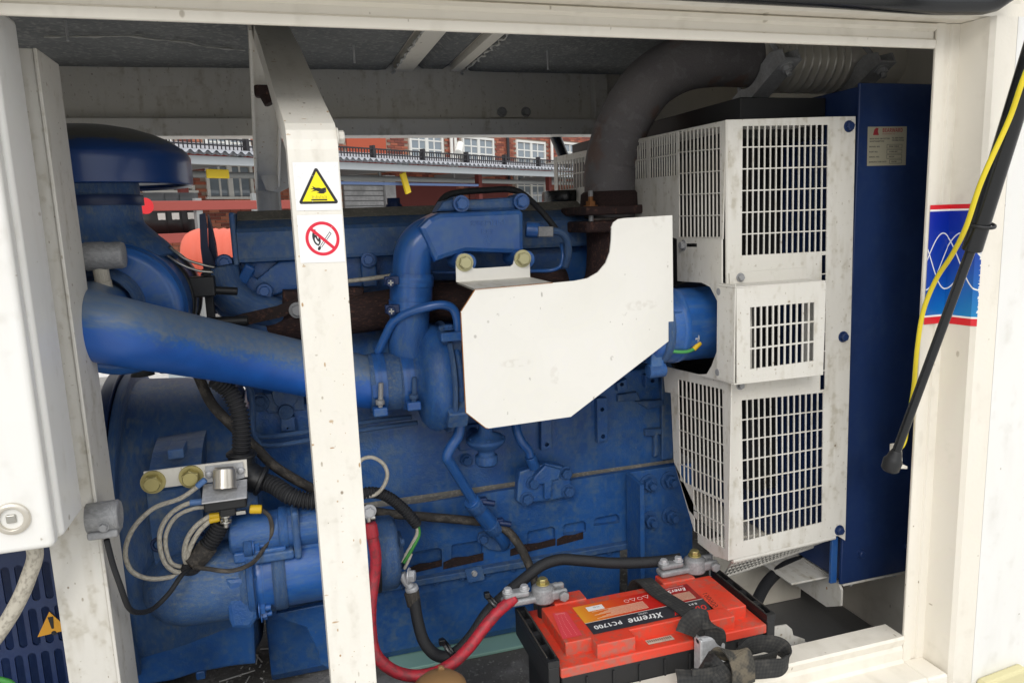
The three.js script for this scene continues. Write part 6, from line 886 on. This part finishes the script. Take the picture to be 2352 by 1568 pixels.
  { const a = loc(895, 420), b = loc(1046, 470), c = loc(1075, 420), d = loc(1165, 470); add(bd, 'maroon_door', box(a.x, b.x, 0, a.y, 0.02, 0.06, 0), maroon); add(bd, 'maroon_door', box(c.x, d.x, 0, c.y, 0.02, 0.06, 0), maroon); }
  for (const x of [1031, 1161, 1262, 1040]) { const p = loc(x, 330); add(bd, 'downpipe', cyl(V(p.x, 2.9, 0.1), V(p.x, H, 0.1), 0.05), x === 1161 ? darkM : frameW); }
  // loading canopy
  const D = 3.2, cn = thing('loading_canopy', 'grey loading canopy with corrugated roof along the brick building', 'canopy'); place(cn);
  const l0 = loc(580, 376, D), l1 = loc(1270, 409, D), t0 = loc(580, 361, D), t1 = loc(1270, 394, D), yb = (l0.y + l1.y) / 2, yt = (t0.y + t1.y) / 2, XA = loc(300, 380, D).x, XB = X1 + 3;
  add(cn, 'fascia', box(XA, XB, yb, yt, D - 0.1, D, 0.01), std({ color: 0xaab0b4, roughness: 0.5 }));
  { const pitch = 0.16, n = Math.floor((XB - XA) / pitch), pos = [], idx = [], sub = 6, tot = n * sub; for (let i = 0; i <= tot; i++) { const x = XA + i * pitch / sub, y = 0.028 * Math.cos(i / sub * 6.2832); pos.push(x, yt + 0.06 + y, D + 0.12, x, yt + 0.55 + y, 0.1); } for (let i = 0; i < tot; i++) { const a = i * 2; idx.push(a, a + 2, a + 1, a + 1, a + 2, a + 3); } const g = new THREE.BufferGeometry(); g.setAttribute('position', new THREE.Float32BufferAttribute(pos, 3)); g.setIndex(idx); g.computeVertexNormals(); const low = g.clone().translate(0, -0.03, 0); const gg = join([g, low].map((q) => { const o = q.toNonIndexed(); return o; })); add(cn, 'corrugated_roof', gg, std({ color: 0x9fa2a8, roughness: 0.5 })); 
    add(cn, 'snow_guard', [box(XA, XB, yt + 0.31, yt + 0.34, D - 0.25, D - 0.22, 0), box(XA, XB, yt + 0.2, yt + 0.225, D - 0.25, D - 0.22, 0), ...Array.from({ length: Math.floor((XB - XA) / 0.08) }, (_, i) => box(XA + i * 0.08, XA + i * 0.08 + 0.014, yt + 0.13, yt + 0.31, D - 0.245, D - 0.225, 0))], darkM);
    for (let x = XA + 0.7; x < XB; x += 1.55) add(cn, 'guard_bracket', box(x, x + 0.06, yt + 0.06, yt + 0.4, D - 0.32, D - 0.2, 0), darkM); }
  { const a = loc(700, 398, D - 1), b = loc(1262, 425, D - 1); add(cn, 'rail', cyl(V(XA, (a.y + b.y) / 2, D - 1), V(XB, (a.y + b.y) / 2, D - 1), 0.06), railGrey); for (let x = XA + 1; x < XB; x += 2.6) add(cn, 'rail_hanger', box(x, x + 0.05, (a.y + b.y) / 2, yb + 0.2, D - 1.02, D - 0.98, 0), railGrey); for (let x = XA + 2; x < XB; x += 4.2) add(cn, 'roof_beam', box(x, x + 0.12, yb + 0.05, yb + 0.2, 0.06, D - 0.12, 0), railGrey); }
  for (const x of [1101, 1262, 420]) { const p = loc(x, 420, D - 0.6); add(cn, 'column', box(p.x - 0.07, p.x + 0.07, 0, yb + 0.05, D - 0.7, D - 0.56, 0.01), maroon); }
  const hang = (name, label, cat, px, py, off, geoF, mat, grp) => { const p = loc(px, py, off), m = single(name, label, cat, geoF(p.x, p.y, off), mat, grp); place(m); return m; };
  hang('light_tube', 'long pale blue strip light hanging below the canopy', 'lamp', 960, 423, D - 0.6, (x, y, z) => box(x - 3.4, x + 2.2, y - 0.03, y + 0.03, z - 0.05, z + 0.05, 0.01), std({ color: 0x6d86b8, roughness: 0.5 }));
  const signP = print(256, 64, (g) => { g.fillStyle = '#e3b338'; g.fillRect(0, 0, 256, 64); g.fillStyle = '#8a6a1e'; for (let i = 0; i < 8; i++) g.fillRect(24 + i * 27, 26, 18 + (i % 3) * 4, 12); });
  hang('yellow_sign', 'small yellow sign hanging level under the canopy above the lower window', 'sign', 499.5, 399, D - 0.4, (x, y, z) => box(x - 0.22, x + 0.22, y - 0.08, y + 0.08, z - 0.02, z + 0.02, 0.01), M.yellowInk, 'yellow signs under the canopy');
  hang('yellow_sign', 'narrow yellow sign hanging on edge under the canopy', 'sign', 931, 420.5, D - 0.4, (x, y, z) => box(-0.08, 0.08, -0.24, 0.24, -0.03, 0.03, 0.01).rotateZ(0.32).translate(x, y, z), M.yellowInk, 'yellow signs under the canopy');
  const cam = thing('security_camera', 'white security camera above the canopy roof between two windows', 'camera'); place(cam); { const p = loc(1051, 343, D - 0.5); const a = V(p.x - 0.22, p.y - 0.12, D - 0.3), b = V(p.x + 0.16, p.y + 0.12, D - 0.55); add(cam, 'housing', cyl(a, b, 0.1), frameW); add(cam, 'arm', [cyl(V(p.x + 0.02, p.y - 0.05, D - 0.42), V(p.x + 0.02, yt + 0.08, D - 0.42), 0.04)], frameW); }
  // racks with drums in front of the building
  const rk = thing('pallet_rack', 'red beamed steel storage rack below the canopy', 'rack'); place(rk); const RZ = 4.6;
  { const a = loc(340, 473, RZ), b = loc(640, 470, RZ), lo = loc(450, 543, RZ), up = loc(594 * 0.8, 470, RZ), red = std({ color: 0x97453c, roughness: 0.6 });
    const xr = loc(700, 470, RZ).x, xl = loc(260, 470, RZ).x, yy = a.y;
    add(rk, 'upper_beam', [box(xl, xr, yy - 0.07, yy + 0.07, RZ - 0.05, RZ + 0.02, 0.01)], red); add(rk, 'lower_beam', [box(xl, loc(460, 543, RZ).x, lo.y - 0.08, lo.y + 0.06, RZ - 0.05, RZ + 0.02, 0.01), box(xl, loc(460, 543, RZ).x, lo.y - 0.08, lo.y + 0.06, RZ - 1.15, RZ - 1.08, 0.01), box(xl, loc(460, 543, RZ).x, lo.y + 0.02, lo.y + 0.06, RZ - 1.08, RZ - 0.05, 0.005)], red);
    for (const px of [442, 456.5]) { const p = loc(px, 470, RZ - (px < 450 ? 1.1 : 0)); add(rk, 'upright', box(p.x - 0.05, p.x + 0.05, 0, loc(px, 455, RZ).y, RZ - (px < 450 ? 1.15 : 0.09), RZ - (px < 450 ? 1.08 : -0.0), 0.005), railGrey); } { const p = loc(585, 470, RZ - 1.1); add(rk, 'upright', box(p.x - 0.05, p.x + 0.05, 0, p.y + 0.2, RZ - 1.15, RZ - 1.08, 0.005), railGrey); }
    [352, 384, 420].forEach((px, i) => { const p = loc(px, 535, RZ - 0.5), y0 = lo.y + 0.062, t = thing('black_drum', ['leftmost black drum on the red storage rack', 'middle black drum on the red storage rack with a square white label', 'rightmost black drum on the red storage rack with two white labels'][i], 'drum', 'black drums on the rack'); place(t); const hh = 0.6, r = 0.27;
      add(t, 'body', turned(V(p.x, y0, RZ - 0.5), V(p.x, y0 + 1, RZ - 0.5), [[0, 0], [0, r], [hh * 0.32, r], [hh * 0.34, r + 0.015], [hh * 0.36, r], [hh * 0.64, r], [hh * 0.66, r + 0.015], [hh * 0.68, r], [hh, r], [hh, 0]], 32), M.black); add(t, 'label', box(p.x - 0.05, p.x + 0.06, y0 + 0.2, y0 + 0.3, RZ - 0.5 + r, RZ - 0.5 + r + 0.012, 0), frameW); if (i === 2) add(t, 'label', box(p.x - 0.12, p.x + 0.02, y0 + 0.42, y0 + 0.47, RZ - 0.5 + r - 0.01, RZ - 0.5 + r + 0.012, 0), frameW); });
    const rl = loc(331, 473, RZ + 0.3); const knob = single('red_reflector', 'round red disc beside the air intake at the end of the rack', 'reflector', cyl(V(rl.x, rl.y, RZ + 0.03), V(rl.x, rl.y, RZ + 0.34), 0.11), std({ color: 0xd2222a, roughness: 0.4 })); place(knob); }
  const pp = thing('ribbed_pipe', 'large salmon orange ribbed pipe lying behind the engine', 'pipe'); { const a = PZ(400, 602, -5.2), b = PZ(640, 578, -4.6), d = b.clone().sub(a).normalize(), L = 1.6, prof = [[0, 0], [0, 0.13], [0.02, 0.16], [0.05, 0.18]]; for (let i = 0; i < 26; i++) prof.push([0.08 + i * 0.056, 0.192], [0.08 + i * 0.056 + 0.028, 0.2], [0.08 + i * 0.056 + 0.05, 0.192]); prof.push([L, 0.195], [L, 0]); const s = PZ(425, 590, -5.0); add(pp, 'pipe', turned(s, s.clone().add(V(1, -0.02, 0.15).normalize()), prof, 40), std({ color: 0xc4563f, roughness: 0.6 }));
    const sup = PZ(470, 606, -4.9); add(pp, 'stand', [box(sup.x - 0.4, sup.x + 1.2, s.y - 0.26, s.y - 0.19, -5.2, -4.6, 0.01), box(sup.x - 0.3, sup.x - 0.2, 0, s.y - 0.26, -5.1, -4.8, 0), box(sup.x + 1.0, sup.x + 1.1, 0, s.y - 0.26, -5.1, -4.8, 0)], std({ color: 0x9ba4a8, roughness: 0.6 })); }
  const gravel = texture(1024, 1024, (u, v) => { const f = fbm(u, v, 100, 3, 801), b = fbm(u, v, 8, 5, 802); const l = 182 + (b - 0.5) * 50 + (f - 0.5) * 46; return [l, l - 2, l - 6]; });
  const ground = structure('ground', new THREE.PlaneGeometry(400, 400, 1, 1).rotateX(-Math.PI / 2), std({ map: (() => { const t = gravel.clone(); t.repeat.set(130, 130); t.needsUpdate = true; return t; })(), roughness: 0.95 }));
  // chassis carries the set
  const ch = thing('trailer_chassis', 'grey steel frame under the generator enclosure', 'chassis');
  add(ch, 'long_rail', box(-0.85, 1.9, 0.42, 0.549, -0.2, -0.1, 0.004), railGrey); add(ch, 'long_rail', box(-0.85, 1.9, 0.42, 0.549, -0.95, -0.85, 0.004), railGrey);
  add(ch, 'deck', box(-0.85, 1.9, 0.5495, 0.9095, -0.99, -0.04, 0.004), railGrey);
  for (const x of [-0.7, 0.5, 1.7]) for (const z of [-0.15, -0.9]) add(ch, 'leg', box(x - 0.05, x + 0.05, 0.001, 0.4195, z - 0.05, z + 0.05, 0.004), railGrey);
  // far side strut and terminal cover inside the enclosure
  single('gas_strut', 'dark gas strut of the far door below the rear beam', 'gas strut', cyl(PZ(1266, 290, -1.02), PZ(1300, 372, -1.06), 0.014), M.blackGloss);
  const c0 = PZ(282, 930, -0.8); single('terminal_cover', 'pale rounded terminal cover behind the flywheel housing', 'cover', box(c0.x - 0.12, c0.x + 0.038, 1.25, PZ(282, 868, -0.8).y, -0.86, -0.74, 0.03), M.whiteClean);
}
// every thing sits on a pivot at its own foot
scene.updateMatrixWorld(true);
for (const o of scene.children) {
  if (!o.isGroup) continue; if (o.position.lengthSq() > 0) continue;
  const b = new THREE.Box3().setFromObject(o), p = V((b.min.x + b.max.x) / 2, b.min.y, (b.min.z + b.max.z) / 2);
  o.position.copy(p); for (const c of o.children) c.position.sub(p);
}
renderer.render(scene, camera);
